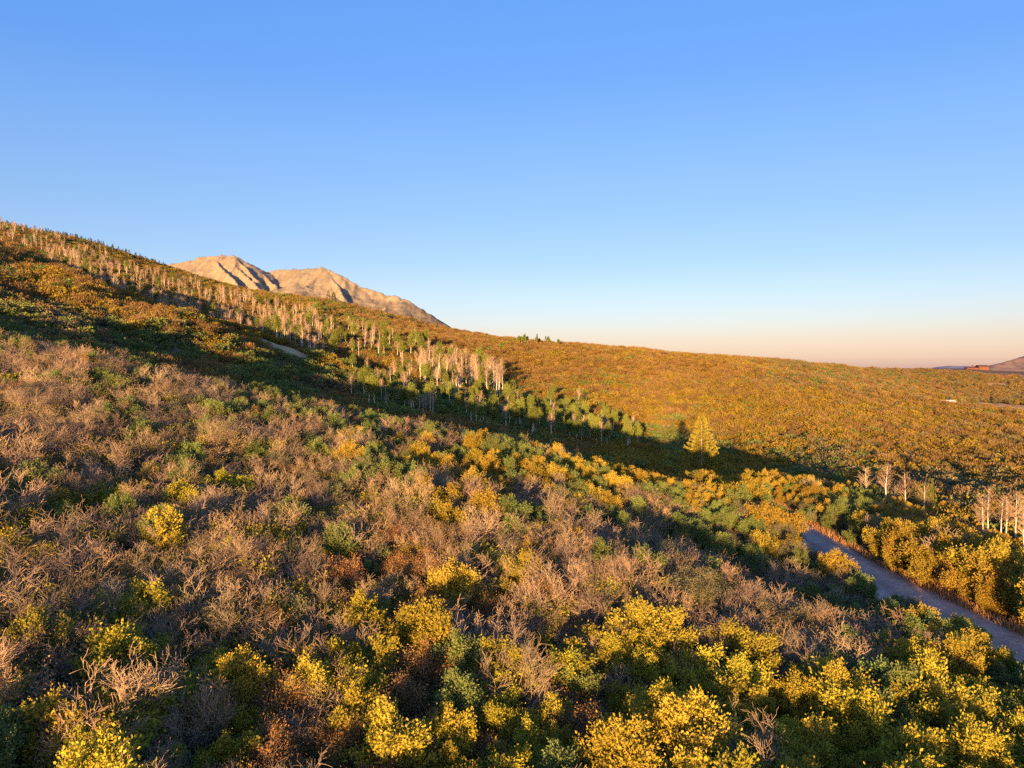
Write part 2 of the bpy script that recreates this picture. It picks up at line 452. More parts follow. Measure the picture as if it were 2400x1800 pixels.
# ------------------------------------------------------------------ dirt road
def build_road():
    ys = np.arange(-60, 104, 0.8)
    across = np.array([-3.4, -2.7, -1.55, -0.9, 0.0, 0.9, 1.55, 2.7, 3.4])
    prof = np.array([-0.10, 0.02, -0.02, 0.03, 0.07, 0.03, -0.02, 0.02, -0.10])
    xr = road_x(ys)
    xr = np.convolve(np.pad(xr, 8, mode='edge'), np.ones(17) / 17, 'valid')
    dx = np.gradient(xr, ys); nrm = np.stack([np.ones_like(dx), -dx], 1) / np.hypot(1, dx)[:, None]
    V = []
    for i, y in enumerate(ys):
        w = across * (1 + 0.06 * float(vnoise(y / 3.0, 0.5, 4))) + 0.12 * float(vnoise(y / 2.0, 3.5, 6)) * np.array([1, .6, .2, 0, 0, 0, .2, .6, 1])
        px = xr[i] + w * nrm[i, 0]; py = y + w * nrm[i, 1]
        base = max(float(z) for z in height(np.full(9, xr[i]) + np.linspace(-3.0, 3.0, 9), np.full(9, y)))
        z = base + 0.05 + prof + 0.02 * vnoise(px * 2, py * 2, 2)
        V.append(np.stack([px, py, z], 1))
    V = np.concatenate(V); n = len(across)
    i = np.arange(len(ys) - 1)[:, None] * n; j = np.arange(n - 1)[None]
    q = np.stack([i + j, i + j + 1, i + n + j + 1, i + n + j], 2).reshape(-1, 4)
    m = noise_material('packed_dirt', [(0.3, (0.42, 0.28, 0.20)), (0.5, (0.56, 0.40, 0.29)), (0.72, (0.68, 0.51, 0.38))], scale=2.2, detail=12, bump=0.6,
                       second=(0.5, (0.38, 0.26, 0.19), 0.45, 0.75))
    t = m.node_tree; p = t.nodes['Principled BSDF']; src = p.inputs['Base Color'].links[0].from_socket
    la = t.nodes.new('ShaderNodeAttribute'); la.attribute_name = 'lane'
    lr = t.nodes.new('ShaderNodeValToRGB')
    LS = [(0.0, .62), (0.13, .8), (0.24, 1.0), (0.34, .92), (0.5, .68), (0.66, .92), (0.76, 1.0), (0.87, .8), (1.0, .62)]
    while len(lr.color_ramp.elements) < len(LS): lr.color_ramp.elements.new(0.5)
    for e, (qq, g) in zip(lr.color_ramp.elements, LS): e.position = qq
    for e, (qq, g) in zip(lr.color_ramp.elements, LS): e.color = (g, g * .98, g * .95, 1)
    mm = t.nodes.new('ShaderNodeMix'); mm.data_type = 'RGBA'; mm.blend_type = 'MULTIPLY'; mm.inputs[0].default_value = 1.0
    t.links.new(la.outputs['Fac'], lr.inputs[0]); t.links.new(src, mm.inputs[6]); t.links.new(lr.outputs[0], mm.inputs[7]); t.links.new(mm.outputs[2], p.inputs['Base Color'])
    me = make_mesh('dirt_road', V, q, m, smooth_shade=True)
    at = me.attributes.new('lane', 'FLOAT', 'POINT')
    at.data.foreach_set('value', np.tile((across + 3.4) / 6.8, len(ys)).astype(np.float32))
    tag(link('dirt_road', me), kind='structure')
build_road()

# ------------------------------------------------------------------ far mountains
def ridge_field(lines, X, Y, floor):
    Z = np.full(X.shape, floor, float)
    for pts, k in lines:
        for (x0, y0, z0), (x1, y1, z1) in zip(pts[:-1], pts[1:]):
            dx, dy = x1 - x0, y1 - y0
            t = np.clip(((X - x0) * dx + (Y - y0) * dy) / (dx * dx + dy * dy), 0, 1)
            d = np.hypot(X - x0 - t * dx, Y - y0 - t * dy)
            h = z0 + t * (z1 - z0) - k * d
            Z = np.maximum(Z, h)
    return Z

def pts(lst):
    out = []
    for u, v, Y in lst:
        ax, az = ray(u, v)
        out.append((float(ax * Y), float(Y), float(az * Y)))
    return out

def grid_mesh(name, x0, x1, y0, y1, nx, ny, zfun, mat):
    X, Y = np.meshgrid(np.linspace(x0, x1, nx), np.linspace(y0, y1, ny))
    Z = zfun(X, Y)
    V = np.stack([X.ravel(), Y.ravel(), Z.ravel()], 1)
    i = np.arange(ny - 1)[:, None] * nx; j = np.arange(nx - 1)[None]
    q = np.stack([i + j, i + j + 1, i + nx + j + 1, i + nx + j], 2).reshape(-1, 4)
    me = make_mesh(name, V, q, mat, smooth_shade=True)
    return tag(link(name, me), kind='structure')

MT = [
    (pts([(250, 655, 6500), (440, 610, 6500), (497, 599, 6480), (522, 597, 6450), (546, 600, 6450), (575, 610, 6480), (600, 623, 6520), (628, 637, 6650), (680, 631, 6650),
          (757, 627, 6400), (790, 641, 6350), (830, 661, 6300), (870, 680, 6250), (900, 691, 6200), (925, 691, 6150), (960, 706, 6150), (1000, 733, 6100), (1045, 763, 6100), (1130, 786, 6200)]), 0.62),
    (pts([(495, 600, 6480), (507, 613, 6250), (535, 643, 5950), (572, 678, 5600)]), 1.15),
    (pts([(535, 600, 6450), (550, 622, 6280), (575, 645, 6080), (602, 668, 5800)]), 1.15),
    (pts([(548, 601, 6450), (570, 622, 6300), (598, 650, 6050)]), 1.15),
    (pts([(600, 623, 6520), (618, 645, 6330), (640, 664, 6080), (655, 690, 5700)]), 1.15),
    (pts([(640, 636, 6650), (664, 652, 6500), (690, 668, 6250)]), 1.15),
    (pts([(757, 627, 6400), (735, 650, 6200), (712, 668, 5980), (700, 690, 5600)]), 0.95),
    (pts([(757, 627, 6400), (772, 647, 6280), (785, 662, 6120), (800, 690, 5800)]), 1.15),
    (pts([(830, 661, 6300), (812, 680, 6130), (798, 700, 5900), (790, 725, 5600)]), 0.95),
    (pts([(900, 691, 6200), (905, 710, 6050), (900, 735, 5750)]), 0.95),
    (pts([(870, 680, 6250), (862, 700, 6100), (850, 722, 5850)]), 0.95),
    (pts([(960, 706, 6150), (965, 735, 5900), (960, 760, 5600)]), 0.95),
    (pts([(440, 610, 6500), (450, 640, 6150), (470, 665, 5800)]), 0.55),
    (pts([(560, 690, 5300), (620, 690, 5350), (665, 668, 5450), (690, 664, 5480), (720, 676, 5450), (770, 692, 5400), (820, 712, 5300)]), 0.5),
]
def mountain_z(X, Y):
    wx = fbm(X / 300.0, Y / 300.0, 2, 31) * 30; wy = fbm(X / 300.0, Y / 300.0, 2, 37) * 30
    Z = ridge_field(MT, X + wx, Y + wy, -160.0)
    g = 1 - np.abs(vnoise(X / 85.0 + 0.3 * vnoise(X / 150.0, Y / 150.0, 40), Y / 420.0, 41))
    g2 = 1 - np.abs(vnoise(X / 38.0, Y / 160.0, 43))
    Z = Z + smooth(-100, 300, Z) * ((g - 0.6) * 20 + (g2 - 0.6) * 9 + fbm(X / 40.0, Y / 40.0, 3, 44) * 4)
    return Z
def mountain_material():
    m = bpy.data.materials.new('mountain_scree'); m.use_nodes = True
    t = m.node_tree; L = t.links.new
    p = t.nodes['Principled BSDF']; p.inputs['Roughness'].default_value = 1.0; p.inputs['Specular IOR Level'].default_value = 0.0
    tx = t.nodes.new('ShaderNodeTexCoord')
    n = t.nodes.new('ShaderNodeTexNoise'); n.inputs['Scale'].default_value = 0.006; n.inputs['Detail'].default_value = 9; n.inputs['Roughness'].default_value = 0.65
    r = t.nodes.new('ShaderNodeValToRGB'); e = r.color_ramp.elements
    e[0].position = 0.3; e[0].color = (0.24, 0.195, 0.13, 1); e[1].position = 0.7; e[1].color = (0.34, 0.29, 0.20, 1)
    s = t.nodes.new('ShaderNodeSeparateXYZ'); L(tx.outputs['Object'], s.inputs[0])
    n2 = t.nodes.new('ShaderNodeTexNoise'); n2.inputs['Scale'].default_value = 0.012; n2.inputs['Detail'].default_value = 8
    ad = t.nodes.new('ShaderNodeMath'); ad.operation = 'MULTIPLY_ADD'; ad.inputs[1].default_value = 700; L(n2.outputs['Fac'], ad.inputs[0]); L(s.outputs['Z'], ad.inputs[2])
    mp = t.nodes.new('ShaderNodeMapRange'); mp.inputs[1].default_value = 980; mp.inputs[2].default_value = 720; L(ad.outputs[0], mp.inputs[0])
    mx = t.nodes.new('ShaderNodeMix'); mx.data_type = 'RGBA'; mx.inputs[7].default_value = (0.13, 0.11, 0.085, 1)
    L(tx.outputs['Object'], n.inputs['Vector']); L(tx.outputs['Object'], n2.inputs['Vector']); L(n.outputs['Fac'], r.inputs[0])
    L(mp.outputs[0], mx.inputs[0]); L(r.outputs[0], mx.inputs[6])
    ma = t.nodes.new('ShaderNodeMapping'); ma.inputs['Scale'].default_value = (0.022, 0.004, 0.006); L(tx.outputs['Object'], ma.inputs[0])
    n4 = t.nodes.new('ShaderNodeTexNoise'); n4.inputs['Scale'].default_value = 1.0; n4.inputs['Detail'].default_value = 10; n4.inputs['Roughness'].default_value = 0.7; L(ma.outputs[0], n4.inputs['Vector'])
    r4 = t.nodes.new('ShaderNodeValToRGB'); e = r4.color_ramp.elements; e[0].position = 0.35; e[0].color = (0.76, 0.77, 0.79, 1); e[1].position = 0.58; e[1].color = (1.08, 1.06, 1.02, 1)
    L(n4.outputs['Fac'], r4.inputs[0])
    m4 = t.nodes.new('ShaderNodeMix'); m4.data_type = 'RGBA'; m4.blend_type = 'MULTIPLY'; m4.inputs[0].default_value = 1.0
    L(mx.outputs[2], m4.inputs[6]); L(r4.outputs[0], m4.inputs[7]); L(m4.outputs[2], p.inputs['Base Color'])
    b = t.nodes.new('ShaderNodeBump'); b.inputs['Strength'].default_value = 1.0; b.inputs['Distance'].default_value = 12.0
    L(n4.outputs['Fac'], b.inputs['Height']); L(b.outputs[0], p.inputs['Normal'])
    return m
grid_mesh('mountain', -4200, 900, 4300, 7400, 560, 330, mountain_z, mountain_material())

hill_mat = noise_material('far_hill_scrub', [(0.35, (0.11, 0.085, 0.075)), (0.65, (0.22, 0.16, 0.13))], scale=0.02, detail=9)
HILL = [(pts([(2240, 880, 4600), (2300, 862, 4600), (2340, 850, 4600), (2380, 841, 4650), (2420, 830, 4700), (2600, 800, 4800), (2900, 770, 4800), (3300, 820, 4800)]), 0.35)]
grid_mesh('distant_hill', 2000, 7000, 3300, 5600, 240, 110,
          lambda X, Y: ridge_field(HILL, X + fbm(X / 300, Y / 300, 3, 51) * 60, Y, -170.0) + fbm(X / 90, Y / 90, 4, 53) * 14, hill_mat)
HILL2 = [(pts([(2150, 870, 14000), (2190, 862, 14000), (2230, 857, 14000), (2262, 857, 14000), (2300, 866, 14000)]), 0.12)]
grid_mesh('distant_ridge', 6500, 11000, 12000, 16000, 90, 60,
          lambda X, Y: ridge_field(HILL2, X, Y, -400.0) + fbm(X / 300, Y / 300, 3, 57) * 12,
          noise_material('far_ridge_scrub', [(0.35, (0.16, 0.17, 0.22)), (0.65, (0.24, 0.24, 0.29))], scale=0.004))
HILL3 = [(pts([(1000, 752, 3600), (1060, 770, 3600), (1110, 782, 3600), (1160, 790, 3600), (1240, 812, 3600), (1350, 850, 3600)]), 0.3)]
grid_mesh('distant_foothill', -900, 600, 3000, 4200, 150, 90,
          lambda X, Y: ridge_field(HILL3, X, Y, -200.0) + fbm(X / 60, Y / 60, 4, 59) * 9,
          noise_material('foothill_scrub', [(0.35, (0.09, 0.08, 0.065)), (0.65, (0.17, 0.13, 0.10))], scale=0.03))

# ------------------------------------------------------------------ plant shapes
def tubes(segs, sides=3):
    """segs: array (n, 8) p0 p1 r0 r1 -> verts, quads"""
    S = np.asarray(segs, float)
    p0 = S[:, 0:3]; p1 = S[:, 3:6]; r0 = S[:, 6]; r1 = S[:, 7]
    d = p1 - p0; d /= np.linalg.norm(d, axis=1)[:, None] + 1e-9
    up = np.where(np.abs(d[:, 2:3]) > 0.9, np.array([[1.0, 0, 0]]), np.array([[0, 0, 1.0]]))
    a = np.cross(d, up); a /= np.linalg.norm(a, axis=1)[:, None] + 1e-9
    b = np.cross(d, a)
    ang = np.linspace(0, 2 * math.pi, sides, endpoint=False)
    ring = a[:, None, :] * np.cos(ang)[None, :, None] + b[:, None, :] * np.sin(ang)[None, :, None]
    v0 = p0[:, None] + ring * r0[:, None, None]; v1 = p1[:, None] + ring * r1[:, None, None]
    V = np.concatenate([v0, v1], 1).reshape(-1, 3)
    n = len(S); base = (np.arange(n) * 2 * sides)[:, None]
    j = np.arange(sides)[None]; j2 = (j + 1) % sides
    Q = np.stack([base + j, base + j2, base + sides + j2, base + sides + j], 2).reshape(-1, 4)
    return V, Q, np.repeat(np.arange(n), sides)

def linked_tubes(segs, par, sides=3):
    """one connected surface: every segment starts on the ring that its parent ends with; parent -1 is the shared root"""
    S = np.asarray(segs, float); n = len(S)
    d = S[:, 3:6] - S[:, 0:3]; d /= np.linalg.norm(d, axis=1)[:, None] + 1e-9
    d = np.concatenate([[[0, 0, 1.0]], d]); c = np.concatenate([[[0, 0, -0.45]], S[:, 3:6]]); r = np.concatenate([[0.10], S[:, 7]])
    ref = np.array([[0.31, 0.95, 0.05]])
    a = np.cross(d, np.repeat(ref, n + 1, 0)); a /= np.linalg.norm(a, axis=1)[:, None] + 1e-9
    b = np.cross(d, a)
    ang = np.linspace(0, 2 * math.pi, sides, endpoint=False)
    V = c[:, None] + (a[:, None] * np.cos(ang)[None, :, None] + b[:, None] * np.sin(ang)[None, :, None]) * r[:, None, None]
    p = (np.asarray(par) + 1)[:, None] * sides; o = (np.arange(n) + 1)[:, None] * sides
    j = np.arange(sides)[None]; j2 = (j + 1) % sides
    Q = np.stack([p + j, p + j2, o + j2, o + j], 2).reshape(-1, 4)
    return V.reshape(-1, 3), Q, np.repeat(np.arange(n), sides)

def prune(segs, par, keep):
    """drop segments (never the parent of one that stays)"""
    new = np.cumsum(keep) - 1
    pk = par[keep]
    return segs[keep], np.where(pk >= 0, new[pk], -1)

def leaves(pos, axis, size, rg, width=0.55, droop=0.3):
    """one folded diamond leaf (two triangles sharing the midrib) at each position"""
    n = len(pos)
    ax = axis / (np.linalg.norm(axis, axis=1)[:, None] + 1e-9)
    rnd = rg.normal(size=(n, 3))
    side = np.cross(ax, rnd); side /= np.linalg.norm(side, axis=1)[:, None] + 1e-9
    nrm = np.cross(ax, side)
    s = size[:, None]
    b = pos; t = pos + ax * s
    l = pos + ax * s * 0.55 + side * s * width * 0.5 + nrm * s * 0.10
    r = pos + ax * s * 0.55 - side * s * width * 0.5 + nrm * s * 0.10
    V = np.stack([b, r, t, l], 1).reshape(-1, 3)
    Q = (np.arange(n) * 4)[:, None] + np.arange(4)[None]
    return V, Q

def skeleton(seed, H=2.8, spread=0.55, nstem=7, levels=3, zig=0.22, lens=(1.0, 0.42, 0.24, 0.13), kids=(1.35, 1.5, 1.4), r0=0.035, rmin=0.006, up=0.10, base_r=0.35):
    rd = random.Random(seed)
    segs = []; nodes = []; par = []
    def norm(v):
        l = math.sqrt(v[0] ** 2 + v[1] ** 2 + v[2] ** 2) or 1
        return (v[0] / l, v[1] / l, v[2] / l)
    def grow(p, d, L, r, lev, pa=-1):
        n = (6, 4, 3, 2)[min(lev, 3)]
        st = L / n
        for i in range(n):
            d = norm((d[0] + rd.gauss(0, zig), d[1] + rd.gauss(0, zig), d[2] + rd.gauss(0, zig * 0.7) + up))
            q = (p[0] + d[0] * st, p[1] + d[1] * st, p[2] + d[2] * st)
            r2 = max(rmin, r * (1 - 0.6 * (i + 1) / n))
            segs.append((*p, *q, max(rmin, r * (1 - 0.6 * i / n)), r2, lev))
            par.append(pa); pa = len(segs) - 1
            p = q
            t = (i + 1) / n
            if lev >= 1 or t > 0.5:
                nodes.append((*p, *d, lev, t))
            if lev < levels and (t > 0.3 or lev > 0):
                k = kids[lev]
                m = int(k) + (1 if rd.random() < k - int(k) else 0)
                for _ in range(m):
                    a = norm((rd.gauss(0, 1), rd.gauss(0, 1), rd.gauss(0, 0.6)))
                    dot = a[0] * d[0] + a[1] * d[1] + a[2] * d[2]
                    o = norm((a[0] - dot * d[0], a[1] - dot * d[1], a[2] - dot * d[2]))
                    an = math.radians(rd.uniform(28, 62))
                    dd = norm(tuple(d[c] * math.cos(an) + o[c] * math.sin(an) for c in range(3)))
                    grow(p, dd, H * lens[lev + 1] * rd.uniform(0.65, 1.25) * (1.15 - 0.45 * t), max(rmin, r2 * 0.75), lev + 1, pa)
    for s in range(nstem):
        a = 2 * math.pi * (s + rd.uniform(-0.4, 0.4)) / nstem
        k = rd.uniform(0.15, 1.0) * spread
        p = (math.cos(a) * base_r * rd.uniform(0.2, 1), math.sin(a) * base_r * rd.uniform(0.2, 1), -0.15)
        grow(p, norm((math.cos(a) * k, math.sin(a) * k, 1)), H * lens[0] * rd.uniform(0.62, 0.98), r0 * rd.uniform(0.7, 1.2), 0)
    return np.array(segs), np.array(nodes), np.array(par)

def foliage_from(nodes, rg, per, size, jitter=0.10, keep=1.0, zmax=None, zmin=None, outward=0.5):
    N = nodes
    if zmax is not None: N = N[N[:, 2] < zmax + 0.25 * rg.normal(size=len(N))]
    if zmin is not None: N = N[N[:, 2] > zmin]
    if keep < 1: N = N[rg.random(len(N)) < keep]
    P = np.repeat(N[:, :3], per, axis=0); D = np.repeat(N[:, 3:6], per, axis=0)
    n = len(P)
    P = P + rg.normal(size=(n, 3)) * jitter
    out = P * np.array([1, 1, 0.4])
    out /= np.linalg.norm(out, axis=1)[:, None] + 1e-6
    A = D * 0.5 + out * outward + rg.normal(size=(n, 3)) * 0.75 + np.array([0, 0, 0.15])
    s = size * rg.uniform(0.5, 1.45, n)
    return leaves(P, A, s, rg), n

def tube_part(name, segs, mat, sides=3, rg=rng, par=None):
    V, Q, idx = tubes(segs[:, :8], sides) if par is None else linked_tubes(segs, par, sides)
    return make_mesh(name, V, Q, mat, tint=rg.random(len(segs))[idx])

def prune_args(segs, par):
    g, p = prune(segs, par, segs[:, 8] < 3)
    return g, M['stem'], 3, rng, p

# near shrub kinds: each variant is {part: mesh}
NEAR = {k: [] for k in ('yellow', 'gold', 'green', 'bare', 'half', 'rust', 'olive')}
def near_protos():
    for i in range(5):
        rg = np.random.default_rng(100 + i)
        segs, nodes, par = skeleton(100 + i, H=3.0 + 0.25 * (i % 3), spread=0.36, nstem=7, levels=2, kids=(1.7, 1.9, 0), lens=(1.0, 0.30, 0.16), zig=0.2, up=0.14)
        tip = nodes[(nodes[:, 6] >= 1) & (nodes[:, 2] > 0.35)]
        st = tube_part('stems', *prune_args(segs, par))
        for look, per, size in (('yellow', 12, 0.122), ('gold', 12, 0.122), ('green', 12, 0.122)):
            (V, Q), n = foliage_from(tip, np.random.default_rng(300 + i), per, size, jitter=0.11)
            crown = make_mesh('foliage', V, Q, M[look], tint=rg.random(n) * 0.7 + 0.3 * rg.random())
            NEAR[look].append({'foliage': crown, 'stems': st})
    for i in range(7):
        rg = np.random.default_rng(140 + i)
        segs, nodes, par = skeleton(140 + i, H=3.2 + 0.3 * (i % 3), spread=0.36, nstem=5 + i % 3, up=0.13, levels=3, kids=(1.4, 1.45, 1.05), zig=0.24, r0=0.045, rmin=0.008, lens=(1.0, 0.34, 0.19, 0.12))
        st = tube_part('stems', segs, M['twig'], rg=rg, par=par)
        if i % 3 != 2:
            (V, Q), n = foliage_from(nodes[nodes[:, 6] >= 1], rg, 4, 0.085, jitter=0.12, zmax=(1.6, 2.9)[i % 2], zmin=0.2, keep=(0.6, 0.4)[i % 2])
            NEAR['bare'].append({'stems': st, 'foliage': make_mesh('foliage', V, Q, M[('olive', 'tan')[i % 2]], tint=rg.random(n))})
        else:
            NEAR['bare'].append({'stems': st})
        if i < 5:
            (V, Q), n = foliage_from(nodes[nodes[:, 6] >= 1], rg, 5, 0.145, jitter=0.12, zmax=2.1, zmin=0.3, keep=0.85)
            NEAR['half'].append({'foliage': make_mesh('foliage', V, Q, M['yellow'], tint=rg.random(n) * 0.8), 'stems': st})
    for i in range(4):
        rg = np.random.default_rng(180 + i)
        segs, nodes, par = skeleton(180 + i, H=2.6, spread=0.5, nstem=9, levels=2, kids=(1.7, 2.0, 0), lens=(1.0, 0.42, 0.24), zig=0.2, r0=0.025)
        tip = nodes[nodes[:, 6] >= 1]
        st = tube_part('stems', *prune_args(segs, par))
        for look, per, size in (('rust', 7, 0.085), ('olive', 11, 0.085)):
            (V, Q), n = foliage_from(tip, np.random.default_rng(330 + i), per, size, jitter=0.13, zmin=0.2)
            t = np.clip(rg.random(n) ** 1.3, 0, 1)
            NEAR[look].append({'foliage': make_mesh('foliage', V, Q, M[look], tint=t),
                               'stems': st})
near_protos()

# far shrub shapes: a lobed crown of small leaf sprays
def lobes(seed, n=7, R=1.5, H=2.2):
    rd = np.random.default_rng(seed)
    c = np.stack([rd.normal(0, R * 0.5, n), rd.normal(0, R * 0.5, n), rd.uniform(0.45, 0.85, n) * H], 1)
    return c, rd.uniform(0.45, 0.8, n) * R
FAR = {}
def far_protos():
    for look, mat, nq, sz, w in (('gold', 'far_gold', 330, 0.42, 0.7), ('green', 'far_green', 330, 0.42, 0.7), ('rust', 'far_rust', 330, 0.38, 0.7), ('olive', 'far_olive', 330, 0.38, 0.7),
                                 ('bare', 'far_twig', 420, 0.62, 0.16), ('half', 'far_gold', 300, 0.42, 0.6), ('yellow', 'far_gold', 330, 0.42, 0.7)):
        FAR[look] = []
        for i in range(3):
            rg = np.random.default_rng(500 + i * 7 + len(look))
            c, r = lobes(500 + i)
            k = rg.integers(0, len(c), nq)
            d = rg.normal(size=(nq, 3)); d /= np.linalg.norm(d, axis=1)[:, None]
            P = c[k] + d * (r[k] * rg.uniform(0.55, 1.05, nq))[:, None] * np.array([1, 1, 0.85])
            P[:, 2] = np.maximum(P[:, 2], 0.05)
            A = d + rg.normal(size=(nq, 3)) * 0.6 + np.array([0, 0, 0.9 if look == 'bare' else 0.2])
            V, Q = leaves(P, A, sz * rg.uniform(0.7, 1.3, nq), rg, width=w)
            FAR[look].append(make_mesh('far_' + look, V, Q, M[mat], tint=rg.uniform(0.15, 0.85, nq)))
far_protos()

# aspens
ASPEN = {'bare': [], 'leafy': []}
def aspen_protos():
    for i in range(4):
        rg = np.random.default_rng(600 + i); rd = random.Random(600 + i)
        H = 10.0
        segs = []; p = (0, 0, -0.4); n = 9; lean = (rd.gauss(0, 0.04), rd.gauss(0, 0.04))
        trunk = [p]
        for k in range(n):
            p = (p[0] + lean[0] * H / n + rd.gauss(0, 0.05), p[1] + lean[1] * H / n + rd.gauss(0, 0.05), p[2] + (H + 0.4) / n)
            trunk.append(p)
        for k in range(n):
            ra = 0.125 * (1 - k / n) ** 0.8 + 0.02; rb = 0.125 * (1 - (k + 1) / n) ** 0.8 + 0.02
            segs.append((*trunk[k], *trunk[k + 1], ra, rb, 0))
        V, Q, idx = tubes(np.array(segs)[:, :8], 6)
        tr = make_mesh('trunk', V, Q, M['aspen_bark'], tint=rg.random(n)[idx], smooth_shade=True)
        bs = []; nodes = []; bpar = []
        for k in range(26):
            t = 0.58 + 0.40 * (k / 26.0)
            z = t * H; f = t * n; j = min(n - 1, int(f)); w = f - j
            bp = tuple(trunk[j][c] * (1 - w) + trunk[j + 1][c] * w for c in range(3))
            a = rd.uniform(0, 6.283); L = (1.0 - t) * 2.6 + 0.8
            d = np.array([math.cos(a), math.sin(a), rd.uniform(0.6, 1.3)]); d /= np.linalg.norm(d)
            pa = -1; q = np.array(bp); r = 0.045 * (1.1 - t) + 0.016
            for s in range(4):
                d = d + np.array([rd.gauss(0, 0.16), rd.gauss(0, 0.16), 0.10]); d /= np.linalg.norm(d)
                q2 = q + d * L / 4
                bs.append((*q, *q2, r * (1 - s / 4.5), r * (1 - (s + 1) / 4.5), 1)); q = q2; bpar.append(pa); pa = len(bs) - 1
                nodes.append((*q, *d))
                for _ in range(2):
                    e = d + np.array([rd.gauss(0, 0.55), rd.gauss(0, 0.55), rd.gauss(0.1, 0.35)]); e /= np.linalg.norm(e)
                    q3 = q + e * L * rd.uniform(0.2, 0.42)
                    bs.append((*q, *q3, 0.014, 0.009, 2)); bpar.append(pa); p3 = len(bs) - 1; nodes.append((*q3, *e))
                    for _ in range(2):
                        e2 = e + np.array([rd.gauss(0, 0.5), rd.gauss(0, 0.5), rd.gauss(0.1, 0.3)]); e2 /= np.linalg.norm(e2)
                        q4 = q3 + e2 * L * rd.uniform(0.12, 0.28)
                        bs.append((*q3, *q4, 0.010, 0.007, 3)); bpar.append(p3); nodes.append((*q4, *e2))
        br = tube_part('branches', np.array(bs), M['aspen_twig'], rg=rg)
        ASPEN['bare'].append({'trunk': tr, 'branches': br})
        N = np.array(nodes); N = N[rg.random(len(N)) < 0.75]
        P = np.repeat(N[:, :3], 5, 0) + rg.normal(size=(len(N) * 5, 3)) * np.array([0.28, 0.28, 0.45])
        V, Q = leaves(P, rg.normal(size=P.shape), rg.uniform(0.22, 0.4, len(P)), rg, width=0.8)
        ASPEN['leafy'].append({'trunk': tr, 'crown': make_mesh('crown', V, Q, M['aspen_leaf'], tint=rg.random(len(P)))})
aspen_protos()

def conifer_meshes(seed, H, R, nb, mat, bark, tufts, quad, start=0.08, upcurve=0.25, width=0.28, tr=0.02):
    rg = np.random.default_rng(seed); rd = random.Random(seed)
    n = 8
    segs = [(0, 0, H * k / n - (0.3 if k == 0 else 0), rd.gauss(0, .01), 0, H * (k + 1) / n, tr * H * (1 - k / n) ** 0.9 + 0.015, tr * H * (1 - (k + 1) / n) ** 0.9 + 0.015, 0) for k in range(n)]
    V, Q, idx = tubes(np.array(segs)[:, :8], 7)
    trunk = make_mesh('trunk', V, Q, bark, tint=rg.random(n)[idx], smooth_shade=True)
    P = []; A = []; bs = []
    for b in range(nb):
        t = start + (0.985 - start) * (b / nb)
        a = b * 2.4 + rd.uniform(-0.4, 0.4)
        L = R * min(1.0, (1 - t) * 1.22 + 0.03) * rd.uniform(0.78, 1.1) * min(1, 0.72 + t * 1.6)
        d = np.array([math.cos(a), math.sin(a)])
        q = np.array([0, 0, t * H])
        m = max(3, int(tufts * L / R))
        for s in range(m):
            f = (s + 1) / m
            z = t * H + L * (-0.10 * f + upcurve * f * f) + (0.25 * L * f if t > 0.8 else 0)
            q2 = np.array([d[0] * L * f, d[1] * L * f, z])
            bs.append((*q, *q2, 0.03 * (1 - f) + 0.012, 0.03 * (1 - f) + 0.008, 1)); q = q2
            if f > 0.22:
                for _ in range(quad):
                    side = np.array([-d[1], d[0], 0]) * rd.gauss(0, 0.16 * L * (1.2 - f * 0.6))
                    P.append(q2 + side + np.array([0, 0, rd.gauss(0.04, 0.05)])); A.append(np.array([d[0], d[1], 0.35]) + side * 0.8 + rg.normal(size=3) * 0.35)
    P = np.array(P); A = np.array(A)
    V1, Q1 = leaves(P, A, rg.uniform(0.75, 1.3, len(P)) * 0.045 * H, rg, width=width)
    V2, Q2, i2 = tubes(np.array(bs)[:, :8], 3)
    V = np.concatenate([V1, V2]); Qs = np.concatenate([Q1, Q2 + len(V1)])
    crown = make_mesh('crown', V, Qs, [mat, bark], tint=np.concatenate([rg.random(len(Q1)), rg.random(len(Q2))]),
                      mat_index=np.concatenate([np.zeros(len(Q1)), np.ones(len(Q2))]))
    return {'trunk': trunk, 'crown': crown}
SPRUCE = [conifer_meshes(700 + i, 9.0, 1.7 + 0.25 * i, 70, M['spruce'], M['pine_bark'], 7, 4, upcurve=0.05, width=0.45) for i in range(3)]
PINE = conifer_meshes(720, 11.0, 3.7, 84, M['needle'], M['pine_bark'], 12, 8, start=0.10, upcurve=0.30, width=0.34, tr=0.016)

